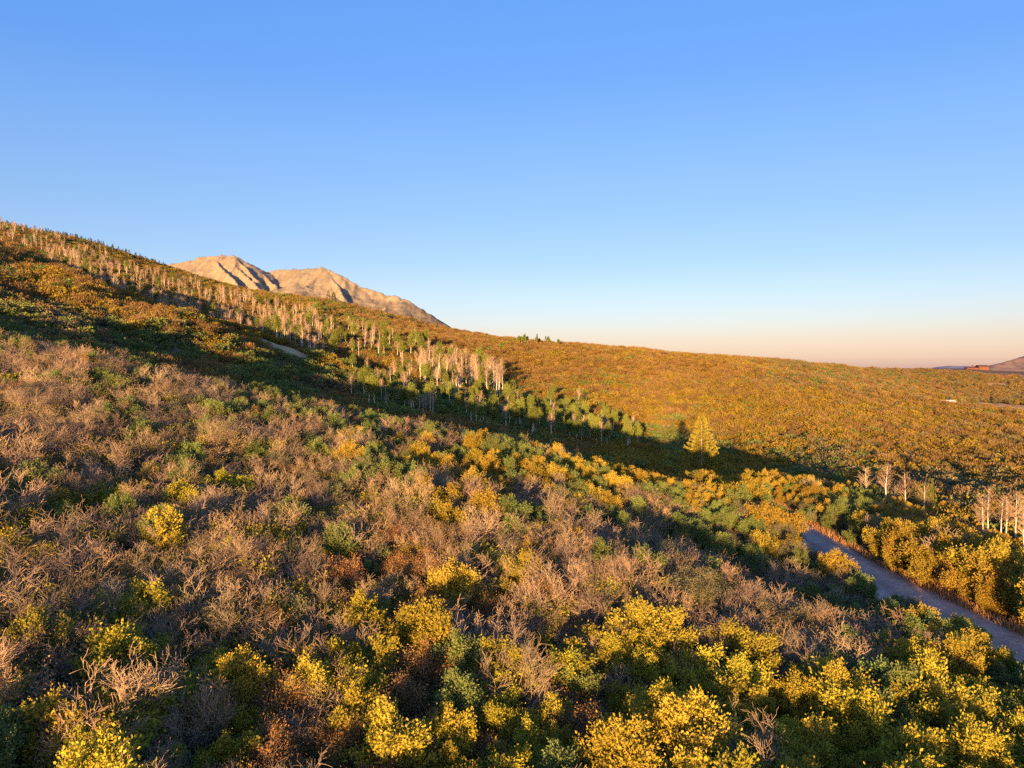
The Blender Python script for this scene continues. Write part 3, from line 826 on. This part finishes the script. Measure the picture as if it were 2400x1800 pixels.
# ------------------------------------------------------------------ what grows where
LOOKS = ['yellow', 'gold', 'green', 'bare', 'half', 'rust', 'olive']
AN = [
    (100, 860, dict(bare=.8, half=.1, green=.1)), (100, 1000, dict(half=.45, bare=.45, olive=.1)), (500, 880, dict(bare=.75, green=.2, half=.05)),
    (800, 950, dict(bare=.9, olive=.1)), (1000, 1010, dict(bare=.7, green=.2, gold=.1)), (400, 1000, dict(bare=.35, half=.35, olive=.15, green=.15)),
    (700, 1050, dict(bare=.35, half=.3, green=.25, olive=.1)), (100, 1150, dict(yellow=.1, half=.6, bare=.3)), (300, 1180, dict(half=.65, bare=.25, yellow=.1)),
    (700, 1200, dict(bare=.4, green=.3, olive=.2, half=.1)), (1000, 1140, dict(green=.4, gold=.3, bare=.3)), (1300, 1130, dict(gold=.5, green=.4, bare=.1)),
    (1300, 1055, dict(bare=.45, gold=.3, green=.25)), (1150, 1080, dict(bare=.35, gold=.3, green=.35)), (1450, 1110, dict(gold=.8, green=.2)), (1500, 1080, dict(gold=.95, bare=.05)), (1640, 1140, dict(gold=.9, green=.1)), (1560, 1120, dict(gold=1)), (1800, 1130, dict(gold=1)), (1870, 1190, dict(gold=.8, green=.2)), (1700, 1100, dict(gold=1)),
    (1900, 1150, dict(gold=.9, bare=.1)), (1550, 1190, dict(green=.55, bare=.3, gold=.15)), (1680, 1220, dict(green=.8, olive=.2)), (1250, 1220, dict(bare=.75, half=.15, olive=.1)),
    (1500, 1290, dict(bare=.75, olive=.25)), (900, 1280, dict(bare=.45, half=.35, rust=.1, green=.1)), (1100, 1350, dict(half=.3, bare=.35, yellow=.15, rust=.2)),
    (500, 1320, dict(half=.6, bare=.15, yellow=.25)), (100, 1400, dict(half=.6, yellow=.25, bare=.15)), (550, 1480, dict(rust=.45, olive=.3, half=.25)),
    (300, 1600, dict(yellow=.3, rust=.3, half=.4)), (600, 1700, dict(yellow=.35, rust=.35, bare=.3)), (900, 1500, dict(yellow=.2, rust=.4, half=.4)),
    (1050, 1650, dict(rust=.5, yellow=.25, bare=.25)), (1250, 1500, dict(bare=.4, half=.3, rust=.3)), (1150, 1760, dict(yellow=.65, rust=.35)),
    (1420, 1680, dict(bare=.35, rust=.3, yellow=.35)), (1600, 1600, dict(yellow=.9, half=.1)), (1600, 1430, dict(bare=.6, olive=.25, half=.15)), (1720, 1470, dict(bare=.55, olive=.45)), (1800, 1660, dict(yellow=1)), (2050, 1650, dict(yellow=.85, green=.15)),
    (2300, 1720, dict(green=.2, yellow=.8)), (2180, 1690, dict(yellow=.9, green=.1)), (1700, 1740, dict(yellow=1)), (1800, 1400, dict(bare=.65, olive=.35)), (1900, 1490, dict(bare=.55, olive=.35, green=.1)), (2030, 1420, dict(bare=.35, olive=.25, green=.4)),
    (1750, 1290, dict(olive=.6, green=.4)), (1900, 1320, dict(green=.75, olive=.25)), (2150, 1500, dict(green=.45, gold=.45, bare=.1)), (2350, 1590, dict(yellow=.6, green=.4)), (60, 1560, dict(half=.6, yellow=.3, bare=.1)), (420, 1380, dict(half=.7, yellow=.2, bare=.1)), (700, 1400, dict(half=.65, yellow=.15, bare=.2)), (850, 1420, dict(half=.6, yellow=.2, rust=.2)),
    (2100, 1250, dict(gold=.85, bare=.15)), (2300, 1400, dict(gold=.95, rust=.05)), (1950, 1230, dict(green=.7, olive=.3)),
    (100, 640, dict(bare=.6, gold=.25, green=.15)), (300, 710, dict(bare=.55, gold=.45)), (520, 780, dict(gold=.5, bare=.5)), (100, 770, dict(green=.6, olive=.4)),
    (400, 820, dict(green=.85, olive=.15)), (650, 870, dict(green=.95, olive=.05)), (720, 910, dict(green=.7, olive=.3)), (900, 950, dict(green=1)), (1100, 970, dict(green=1)),
    (1300, 1000, dict(green=1)), (1600, 1050, dict(green=.85, olive=.15)), (1900, 1110, dict(green=.6, olive=.4)), (2200, 1150, dict(olive=.6, green=.2, bare=.2)),
    (100, 560, dict(green=.3, bare=.7)), (400, 680, dict(gold=.35, bare=.4, green=.25)), (800, 770, dict(bare=.5, gold=.2, green=.3)), (900, 840, dict(gold=.35, green=.45, bare=.2)),
    (1000, 790, dict(bare=.8, rust=.2)), (1250, 850, dict(rust=.35, bare=.5, gold=.15)), (1500, 950, dict(gold=.65, bare=.3, rust=.05)), (1600, 860, dict(rust=.35, bare=.45, gold=.2)),
    (1900, 960, dict(gold=.6, bare=.35, olive=.05)), (2200, 1010, dict(gold=.5, bare=.4, olive=.1)), (2300, 890, dict(olive=.45, bare=.5, gold=.05)), (2000, 875, dict(olive=.35, bare=.5, green=.15)),
    (1750, 1000, dict(gold=.8, bare=.2)), (2300, 1080, dict(gold=.4, bare=.5, olive=.1)),
]
_au = np.array([(a[0], a[1]) for a in AN], float)
_aw = np.array([[a[2].get(l, 0.0) for l in LOOKS] for a in AN])
_nearleft = (_au[:, 1] > 940) & (_au[:, 0] < 1450)
_mv = np.where(_nearleft, 0.35 * _aw[:, LOOKS.index('bare')], 0)
_aw[:, LOOKS.index('bare')] -= _mv; _aw[:, LOOKS.index('half')] += 0.5 * _mv; _aw[:, LOOKS.index('rust')] += 0.25 * _mv; _aw[:, LOOKS.index('green')] += 0.25 * _mv
_aw /= _aw.sum(1)[:, None]
def pick_looks(x, y, z, rg):
    u, v, d = project(x, y, np.asarray(z) + 1.2)
    u = np.clip(np.where(d > 2, u, 1200 + x * 20), -100, 2500); v = np.clip(np.where(d > 2, v, 1800), 560, 1850)
    out = np.empty(len(x), int)
    # neighbours of a kind stand together: shared low frequency noise per look
    near = (d < 110)[:, None]
    wl = np.where(d < 110, 4.2, 15.0)
    bias = np.stack([fbm(x / wl, y / wl, 2, 60 + i) for i in range(len(LOOKS))], 1)
    sc = np.where(d < 110, 1.0, 1.9)
    for i in range(0, len(x), 5000):
        s = slice(i, i + 5000)
        d2 = ((u[s, None] - _au[None, :, 0]) / 110.0) ** 2 + ((v[s, None] - _au[None, :, 1]) * sc[s, None] / 75.0) ** 2
        w = 1.0 / (0.15 + d2) ** 2
        P = (w @ _aw) / w.sum(1)[:, None]
        P = P * np.exp(np.where(near[s], 1.5, 2.4) * bias[s]) + 1e-9
        P /= P.sum(1)[:, None]
        out[s] = (P.cumsum(1) < rg.random((len(P), 1))).sum(1).clip(0, len(LOOKS) - 1)
    return out

def jitter_grid(x0, x1, y0, y1, cell, rg, amt=0.42):
    nx = int((x1 - x0) / cell); ny = int((y1 - y0) / cell)
    X, Y = np.meshgrid(np.arange(nx), np.arange(ny))
    X = x0 + (X + 0.5 * (Y % 2) + 0.5 + rg.uniform(-amt, amt, X.shape)) * cell
    Y = y0 + (Y + 0.5 + rg.uniform(-amt, amt, X.shape)) * cell
    return X.ravel(), Y.ravel()

def is_near(x, y):
    return (y < crest_y(x) + 5) & (x < road_x(y) + 12)

rg = np.random.default_rng(11)
nx_, ny_ = jitter_grid(-95, 62, -60, 112, 1.27, rg, 0.5)
keep = is_near(nx_, ny_) & (((nx_ - road_x(ny_) > 4.0) | (nx_ - road_x(ny_) < -3.7) | (ny_ > 97))) & (np.hypot(nx_, ny_) > 3)
keep &= (np.abs(nx_) < 28 + np.maximum(ny_, 0) * 0.9)
nx_, ny_ = nx_[keep], ny_[keep]
nz_ = height(nx_, ny_)
nl_ = pick_looks(nx_, ny_, nz_, rg)
pu, pv, pd = project(nx_, ny_, nz_ + 1.6)
inview = (pd > 4) & (pu > -60) & (pu < 2460) & (pv < 1880)
ns_ = rg.uniform(0.44, 0.95, len(nx_)) * (1 + 0.16 * fbm(nx_ / 9.0, ny_ / 9.0, 2, 77))
ns_ = np.where(np.isin(nl_, [LOOKS.index('rust'), LOOKS.index('olive')]), ns_ * 0.95, ns_)
roadside = np.abs(nx_ - road_x(ny_)) < 5.0
ns_ = np.where(roadside, ns_ * 0.8, ns_)
ns_ = np.where((nx_ - road_x(ny_) < 0) & (nx_ - road_x(ny_) > -6.0) & (ny_ > 68), ns_ * 1.0, ns_)
ns_ = np.where((nx_ - road_x(ny_) > 3) & (ny_ < 66), ns_ * 1.5, ns_)
ns_ = np.where((nx_ > 12) & (ny_ > 64), np.clip(ns_ * 1.08, 0.6, np.where(nx_ > 26, 0.95, 0.82)), ns_)
ns_ = np.where((nx_ - road_x(ny_) < 0) & (nx_ - road_x(ny_) > -7.0) & (ny_ > 64) & (ny_ < 92), np.clip(ns_ * 1.55, 0.95, 1.3), ns_)
ns_ = np.where((nl_ == 0) & (nx_ > 2) & (ny_ < 34), ns_ * 1.15, ns_)
ns_ = np.where((nx_ - road_x(ny_) > 3) & (ny_ >= 66), ns_ * 0.98, ns_)
# the shrubs below the lone pine are low ones
ns_ = np.where((pu > 1530) & (pu < 1740) & (ny_ > 62), np.minimum(ns_, 0.7), ns_)
nr_ = rg.uniform(0, 2 * math.pi, len(nx_))

stuff_pts = []      # (x, y, z, proto name, scale, rot)
KIND = {'yellow': 'oak_shrub', 'gold': 'oak_shrub', 'green': 'oak_shrub', 'half': 'oak_shrub', 'bare': 'bare_shrub', 'rust': 'serviceberry_shrub', 'olive': 'serviceberry_shrub'}
CAT = {'oak_shrub': 'shrub', 'bare_shrub': 'bare shrub', 'serviceberry_shrub': 'small-leaved shrub'}
GROUP = {'oak_shrub': 'leafy oak shrubs covering the near slope', 'bare_shrub': 'leafless shrubs covering the near slope', 'serviceberry_shrub': 'small-leaved shrubs covering the near slope'}
DESC = {'yellow': 'yellow-green oak shrub', 'gold': 'golden oak shrub', 'green': 'dark green oak shrub', 'half': 'bare-topped yellow oak shrub',
        'bare': 'mostly bare tan shrub', 'rust': 'rust-brown shrub', 'olive': 'grey-olive shrub'}
indiv = np.zeros(len(nx_), bool)
for kind in set(KIND.values()):
    sel = np.nonzero(inview & np.isin(nl_, [i for i, l in enumerate(LOOKS) if KIND[l] == kind]))[0]
    order = sel[np.argsort(-(ns_[sel] / pd[sel]))]
    indiv[order[:290]] = True

COLS = ['far left', 'left', 'middle left', 'middle right', 'right', 'far right']
def place_word(u, v, x, y):
    d = x - road_x(y)
    if d > 0: row = 'on the bank beyond the dirt road'
    elif d > -7 and y > 24: row = 'beside the dirt road'
    elif y > 66: row = 'along the crest of the near slope'
    elif v > 1640: row = 'along the bottom edge'
    elif v > 1480: row = 'low on the near slope'
    elif v > 1330: row = 'on the lower near slope'
    elif v > 1200: row = 'halfway up the near slope'
    elif v > 1100: row = 'on the upper near slope'
    else: row = 'just under the crest'
    c = COLS[int(np.clip(u / 400.0, 0, 5))]
    return row, c
_ONES = ['first', 'second', 'third', 'fourth', 'fifth', 'sixth', 'seventh', 'eighth', 'ninth']
_O19 = _ONES + ['tenth', 'eleventh', 'twelfth', 'thirteenth', 'fourteenth', 'fifteenth', 'sixteenth', 'seventeenth', 'eighteenth', 'nineteenth']
_H = list(_O19)
for _t, _e in zip(('twenty', 'thirty', 'forty', 'fifty', 'sixty', 'seventy', 'eighty', 'ninety'), ('twentieth', 'thirtieth', 'fortieth', 'fiftieth', 'sixtieth', 'seventieth', 'eightieth', 'ninetieth')):
    _H += [_e] + [_t + '-' + o for o in _ONES]
ORD = _H + ['hundredth'] + ['hundred-and-' + o for o in _H]

def spawn(name, parts, loc, rot, sc, label, cat, group):
    e = bpy.data.objects.new(name, None)
    e.empty_display_size = 0.3
    C.objects.link(e)
    e.location = loc; e.rotation_euler = (0, 0, rot); e.scale = (sc, sc, sc)
    tag(e, label, cat, group)
    for pn, me in parts.items():
        o = bpy.data.objects.new(pn, me); C.objects.link(o); o.parent = e
    return e

cells = {}
for i in np.nonzero(indiv)[0]:
    row, c = place_word(pu[i], pv[i], nx_[i], ny_[i])
    cells.setdefault((LOOKS[nl_[i]], row, c), []).append(i)
var_of = rg.integers(0, 1000, len(nx_))
for (look, row, c), ids in cells.items():
    ids.sort(key=lambda i: pu[i])
    for k, i in enumerate(ids):
        n = len(ids)
        if n == 1: lab = f'only {DESC[look]} {row}, {c}'
        elif k == 0: lab = f'leftmost {DESC[look]} {row}, {c}'
        elif k == n - 1: lab = f'rightmost {DESC[look]} {row}, {c}'
        else: lab = f'{ORD[k % len(ORD)]} {DESC[look]} from left {row}, {c}'
        kind = KIND[look]
        parts = NEAR[look][var_of[i] % len(NEAR[look])]
        spawn(kind, parts, (nx_[i], ny_[i], nz_[i]), nr_[i], float(ns_[i]), lab, CAT[kind], GROUP[kind])
for i in np.nonzero(~indiv)[0]:
    look = LOOKS[nl_[i]]
    stuff_pts.append((nx_[i], ny_[i], nz_[i], ('near', look, var_of[i] % len(NEAR[look])), ns_[i], nr_[i]))

# dry grass along the road edge
def dry_grass():
    m = leaf_material('dry_grass_blades', (0.26, 0.13, 0.06), (0.44, 0.27, 0.12), trans=0.15)
    rr = np.random.default_rng(77)
    y = rr.uniform(14, 96, 2600)
    side = rr.random(len(y)) < 0.72
    d = np.where(side, 3.0 + np.abs(rr.normal(0, 0.9, len(y))), -3.0 - np.abs(rr.normal(0, 0.5, len(y))))
    x = road_x(y) + d
    z = height(x, y)
    B = 16
    P = np.repeat(np.stack([x, y, z], 1), B, 0); n = len(P)
    P[:, :2] += rr.normal(size=(n, 2)) * 0.16
    A = rr.normal(size=(n, 3)) * np.array([0.35, 0.35, 0.1]) + np.array([0, 0, 1.0])
    V, Q = leaves(P, A, rr.uniform(0.3, 0.85, n) * np.repeat(rr.uniform(0.6, 1.2, len(y)), B), rr, width=0.06)
    tag(link('dry_grass', make_mesh('dry_grass', V, Q, m, tint=rr.random(n))), 'rusty dry grass fringing the dirt road', None, None, 'stuff')
dry_grass()

# far brush, ring by ring
def far_ring(r0, r1, cell, size, seed):
    rr = np.random.default_rng(seed)
    x, y = jitter_grid(-r1 * 0.80, r1 * 0.80, 20, r1, cell, rr, 0.6)
    r = np.hypot(x, y)
    k = (r >= r0) & (r < r1) & (np.abs(x) < 0.92 * y + 12) & ~is_near(x, y)
    x, y = x[k], y[k]
    k = bare_mask(x, y) < 0.25
    # sparse openings
    k &= (fbm(x / 30.0, y / 30.0, 3, 90) > -0.62) | (rr.random(len(x)) < 0.35)
    x, y = x[k], y[k]
    z = height(x, y)
    lk = pick_looks(x, y, z, rr)
    sc = size * rr.uniform(0.6, 1.35, len(x)) * (1 + 0.2 * fbm(x / 14.0, y / 14.0, 2, 91))
    ro = rr.uniform(0, 6.283, len(x)); vv = rr.integers(0, 3, len(x))
    for i in range(len(x)):
        stuff_pts.append((x[i], y[i], z[i] - 0.1, ('far', LOOKS[lk[i]], vv[i]), sc[i], ro[i]))
far_ring(30, 250, 2.25, 1.05, 21)
far_ring(250, 480, 2.6, 1.15, 22)
far_ring(480, 1000, 3.7, 1.4, 23)

# ------------------------------------------------------------------ scattered masses through geometry nodes
def scatter(name, items, label):
    keys = sorted({it[3] for it in items})
    col = bpy.data.collections.new(name + '_kinds')
    index = {}
    for n, key in enumerate(keys):
        where, look, v = key
        index[key] = n
        parts = {'foliage': FAR[look][v]} if where == 'far' else {'near': NEAR, 'aspen': ASPEN}[where][look][v]
        sub = bpy.data.collections.new('%s_kind_%03d' % (name, n))
        col.children.link(sub)
        for pn, me in parts.items():
            sub.objects.link(bpy.data.objects.new('%s_%s' % (name, pn), me))
    P = np.array([(it[0], it[1], it[2]) for it in items], np.float32)
    me = bpy.data.meshes.new(name)
    me.vertices.add(len(P)); me.vertices.foreach_set('co', P.ravel())
    a = me.attributes.new('kind_index', 'INT', 'POINT'); a.data.foreach_set('value', np.array([index[it[3]] for it in items], np.int32))
    a = me.attributes.new('plant_scale', 'FLOAT', 'POINT'); a.data.foreach_set('value', np.array([it[4] for it in items], np.float32))
    a = me.attributes.new('plant_turn', 'FLOAT', 'POINT'); a.data.foreach_set('value', np.array([it[5] for it in items], np.float32))
    o = link(name, me)
    g = bpy.data.node_groups.new(name + '_scatter', 'GeometryNodeTree')
    g.interface.new_socket('Geometry', in_out='INPUT', socket_type='NodeSocketGeometry')
    g.interface.new_socket('Geometry', in_out='OUTPUT', socket_type='NodeSocketGeometry')
    N = g.nodes.new; L = g.links.new
    gi = N('NodeGroupInput'); go = N('NodeGroupOutput'); ip = N('GeometryNodeInstanceOnPoints')
    ci = N('GeometryNodeCollectionInfo'); ci.inputs[0].default_value = col; ci.inputs[1].default_value = True; ci.inputs[2].default_value = True
    def attr(nm, tp):
        n = N('GeometryNodeInputNamedAttribute'); n.data_type = tp; n.inputs[0].default_value = nm
        return n.outputs[0]
    cx = N('ShaderNodeCombineXYZ'); er = N('FunctionNodeEulerToRotation')
    L(gi.outputs[0], ip.inputs['Points']); L(ci.outputs[0], ip.inputs['Instance'])
    ip.inputs['Pick Instance'].default_value = True
    L(attr('kind_index', 'INT'), ip.inputs['Instance Index'])
    L(attr('plant_turn', 'FLOAT'), cx.inputs[2]); L(cx.outputs[0], er.inputs[0]); L(er.outputs[0], ip.inputs['Rotation'])
    L(attr('plant_scale', 'FLOAT'), ip.inputs['Scale'])
    L(ip.outputs[0], go.inputs[0])
    md = o.modifiers.new('scatter', 'NODES'); md.node_group = g
    tag(o, label, None, None, 'stuff')
    return o

scatter('scrub_undergrowth', stuff_pts, 'mass of oak scrub and leafless brush covering the slopes and hills')

# ------------------------------------------------------------------ aspens
def stand(n, ux, Yr, leafy, seed, hs=(0.8, 1.25)):
    rr = np.random.default_rng(seed)
    u = rr.uniform(ux[0], ux[1], n); Y = rr.uniform(Yr[0], Yr[1], n)
    x = (u - 1200) / F * Y
    z = height(x, Y)
    return [(float(x[i]), float(Y[i]), float(z[i]), 'leafy' if rr.random() < leafy else 'bare', float(rr.uniform(*hs)), float(rr.uniform(0, 6.28)), int(rr.integers(0, 4))) for i in range(n)]
asp = []
shed_y = ground_at(2226, 948, 520, 1000)[1]
asp += [(s, 'in the pale stand behind the left spur') for s in stand(170, (120, 760), (320, 400), 0.12, 1)]
asp += [(s, 'on the brown slope below the left skyline') for s in stand(330, (150, 760), (400, 560), 0.08, 2, (0.8, 1.1))]
asp += [(s, 'in the grey-pink stand at the upper left corner of the hill') for s in stand(120, (-20, 260), (480, 640), 0.0, 3, (0.7, 1.1))]
asp += [(s, 'in the mixed grove above the meadow') for s in stand(120, (640, 1010), (340, 450), 0.5, 4)]
asp += [(s, 'in the bright tall stand at the gully head') for s in stand(95, (985, 1178), (300, 385), 0.08, 5, (1.0, 1.5))]
asp += [(s, 'in the shaded gully behind the crest') for s in stand(130, (820, 1500), (195, 290), 0.6, 6, (0.65, 1.0))]
asp += [(s, 'at the shadow line below the orange hillside') for s in stand(24, (1050, 1360), (270, 345), 0.7, 7, (0.5, 1.0))]
asp += [(s, 'in the yellow clump on the centre skyline') for s in stand(26, (1180, 1310), (570, 600), 0.85, 8, (0.4, 0.85))]
asp += [(s, 'in the white grove behind the golden bank') for s in stand(10, (2030, 2190), (92, 112), 0.3, 9, (0.6, 0.8))]
asp += [(s, 'in the white grove at the right edge') for s in stand(9, (2290, 2430), (84, 100), 0.0, 10, (0.72, 0.92))]
asp += [(s, 'beside the white-roofed shed') for s in stand(2, (2236, 2256), (shed_y + 1, shed_y + 6), 0.0, 12, (0.5, 0.6))]
asp.sort(key=lambda a: -(a[0][4] / a[0][1]))
astuff = []
cells = {}
for n, (s, w) in enumerate(asp):
    if n < 290:
        cells.setdefault((s[3], w), []).append(s)
    else:
        astuff.append((s[0], s[1], s[2], ('aspen', s[3], s[6]), s[4], s[5]))
for (lk, w), ss in cells.items():
    ss.sort(key=lambda s: s[0] / s[1])
    nm = 'bare white-trunked aspen' if lk == 'bare' else 'leafy green-crowned aspen'
    for k, s in enumerate(ss):
        n = len(ss)
        lab = f'only {nm} {w}' if n == 1 else f'leftmost {nm} {w}' if k == 0 else f'rightmost {nm} {w}' if k == n - 1 else f'{ORD[k % len(ORD)]} {nm} from left {w}'
        spawn('aspen_tree', ASPEN[lk][s[6]], s[:3], s[5], s[4], lab, 'aspen tree', 'aspens standing in the gully and on the hillside')
scatter('aspen_woods', astuff, 'mass of pale aspen trunks on the far slope')

# ------------------------------------------------------------------ conifers
px, py, pz = None, 160.0, None
px = (1645 - 1200) / F * py
pz = float(height(np.array([px]), np.array([py]))[0])
zt = float(ray(1645, 978)[1]) * py
spawn('pine_tree', PINE, (px, py, pz), 0.6, (zt - pz) / 11.0, 'lone golden-lit pine standing above the scrub, its shadow on the orange hillside', 'pine tree', None)

con = []
def skyline(n, u0, u1, Y, hs, seed, jit=15):
    rr = np.random.default_rng(seed)
    out = []
    for i in range(n):
        u = rr.uniform(u0, u1); y = Y + rr.normal(0, jit); x = (u - 1200) / F * y
        out.append((x, y, float(height(np.array([x]), np.array([y]))[0]), float(rr.uniform(*hs)), float(rr.uniform(0, 6.28)), int(rr.integers(0, 3))))
    return out
con += [(s, 'on the left skyline') for s in skyline(150, -10, 400, 695, (0.5, 1.0), 31)]
con += [(s, 'on the slope under the left skyline') for s in skyline(70, -10, 330, 640, (0.6, 1.0), 32, 30)]
con += [(s, 'on the rim in front of the mountain') for s in skyline(5, 770, 800, 660, (1.0, 1.5), 33, 6)]
con += [(s, 'along the rim below the mountain') for s in skyline(24, 830, 1030, 640, (0.6, 1.0), 34)]
con += [(s, 'on the centre skyline') for s in skyline(7, 1230, 1315, 585, (0.7, 1.2), 35, 6)]
con += [(s, 'in the small row beside the red house') for s in skyline(9, 1588, 1630, 560, (0.35, 0.55), 36, 5)]
con += [(s, 'in the row on the right skyline') for s in skyline(14, 1778, 1850, 640, (0.35, 0.6), 37, 5)]
cells = {}
for s, w in con: cells.setdefault(w, []).append(s)
for w, ss in cells.items():
    ss.sort(key=lambda s: s[0] / s[1])
    for k, s in enumerate(ss):
        n = len(ss)
        if True:
            lab = f'leftmost dark spruce {w}' if k == 0 else f'rightmost dark spruce {w}' if k == n - 1 else f'{ORD[k % len(ORD)]} dark spruce from left {w}'
        spawn('spruce_tree', SPRUCE[s[5]], s[:3], s[4], s[3], lab, 'spruce tree', 'spruces ' + w)

# ------------------------------------------------------------------ buildings far off
def box(x0, x1, y0, y1, z0, z1):
    V = [(x, y, z) for z in (z0, z1) for y in (y0, y1) for x in (x0, x1)]
    Q = [(0, 2, 3, 1), (4, 5, 7, 6), (0, 1, 5, 4), (1, 3, 7, 5), (3, 2, 6, 7), (2, 0, 4, 6)]
    return V, Q
def boxes(lst):
    V = []; Q = []
    for b in lst:
        v, q = box(*b); o = len(V); V += v; Q += [tuple(i + o for i in f) for f in q]
    return np.array(V, float), np.array(Q)
def gable(x0, x1, y0, y1, z0, z1, over=0.4, th=0.2):
    x0 -= over; x1 += over; y0 -= over; y1 += over; ym = (y0 + y1) / 2
    V = []
    for x in (x0, x1):
        V += [(x, y0, z0), (x, ym, z1), (x, y1, z0), (x, y0, z0 - th), (x, ym, z1 - th), (x, y1, z0 - th)]
    Q = [(0, 6, 7, 1), (1, 7, 8, 2), (3, 4, 10, 9), (4, 5, 11, 10), (0, 3, 9, 6), (2, 8, 11, 5), (0, 1, 4, 3), (1, 2, 5, 4), (6, 9, 10, 7), (7, 10, 11, 8)]
    return np.array(V, float), np.array(Q)
red_wall = noise_material('red_log', [(0.4, (0.13, 0.055, 0.035)), (0.65, (0.18, 0.07, 0.045))], scale=3)
red_roof = noise_material('red_roof', [(0.4, (0.085, 0.04, 0.035)), (0.65, (0.12, 0.05, 0.04))], scale=3)
glass = noise_material('window_glass', [(0.4, (0.05, 0.06, 0.07)), (0.6, (0.08, 0.09, 0.10))], scale=2, rough=0.15)
grey_roof = noise_material('grey_roof', [(0.4, (0.18, 0.17, 0.18)), (0.65, (0.26, 0.24, 0.25))], scale=3)
white_metal = noise_material('white_metal', [(0.4, (0.62, 0.62, 0.64)), (0.65, (0.76, 0.75, 0.75))], scale=2, rough=0.5)
def house(name, u, v_roof, Y, w, h, dp, label, cat, wall, roof, wing=None, tower=False):
    x = (u - 1200) / F * Y
    z = float(height(np.array([x]), np.array([Y]))[0])
    top = float(ray(u, v_roof)[1]) * Y
    z = max(z, top - h - h * 0.7)
    e = bpy.data.objects.new(name, None); C.objects.link(e); e.location = (x, Y, z); tag(e, label, cat)
    def part(n, VQ, m, parent=e):
        o = link(n, make_mesh(n, VQ[0], VQ[1], m), parent); return o
    H = top - z; wh = H - h * 0.55
    wl = part('wall', boxes([(-w / 2, w / 2, 0, dp, -2, wh)]), wall)
    part('roof', gable(-w / 2, w / 2, 0, dp, wh, H), roof)
    for k in range(3):
        xx = -w / 2 + w * (k + 0.5) / 3
        f = part('window', boxes([(xx - w * 0.07, xx + w * 0.07, -0.06, 0.0, wh - 2.0, wh - 0.7)]), glass)
    if wing:
        part('wall', boxes([(-w / 2 - wing, -w / 2, 1, dp - 1, -2, wh * 0.55)]), wall)
        part('roof', gable(-w / 2 - wing, -w / 2 - 0.45, 1, dp - 1, wh * 0.55, wh * 0.55 + h * 0.35), roof)
    if tower:
        part('chimney', boxes([(-w / 2 - wing * 0.45, -w / 2 - wing * 0.45 + 1.2, 3, 4.2, 0, H - 0.4), (-w / 2 - wing * 0.45 - 0.3, -w / 2 - wing * 0.45 + 1.5, 2.7, 4.5, H - 0.4, H)]), wall)
    return e
house('log_house', 2306, 855.5, 930, 13, 3.8, 9, 'red log house with a low wing and chimney on the right skyline', 'house', red_wall, red_roof, wing=15, tower=True)
house('red_house', 1558, 826, 552, 3.6, 2.4, 5, 'small red house on the skyline above the orange hillside', 'house', red_wall, red_roof)
house('grey_house', 1526, 827, 554, 7.5, 2.2, 5, 'low grey-roofed house on the skyline left of the small red house', 'house', red_wall, grey_roof)
def shed():
    x, Y, z = ground_at(2226, 948, 520, 1000)
    e = bpy.data.objects.new('metal_shed', None); C.objects.link(e); e.location = (x, Y, z)
    tag(e, 'long low white-roofed shed among scrub on the plateau', 'shed')
    V, Q = boxes([(-5.5, 5.5, 0, 6, -1.5, 2.5)]); link('wall', make_mesh('wall', V, Q, white_metal), e)
    V, Q = gable(-5.5, 5.5, 0, 6, 2.5, 3.9, 0.3); link('roof', make_mesh('roof', V, Q, white_metal), e)
    V, Q = boxes([(-1.2, 1.2, -0.06, 0, -0.3, 1.6)]); link('door', make_mesh('door', V, Q, grey_roof), e)
shed()
print('scatter', len(stuff_pts), 'aspens', len(asp), 'indiv', int(indiv.sum()))
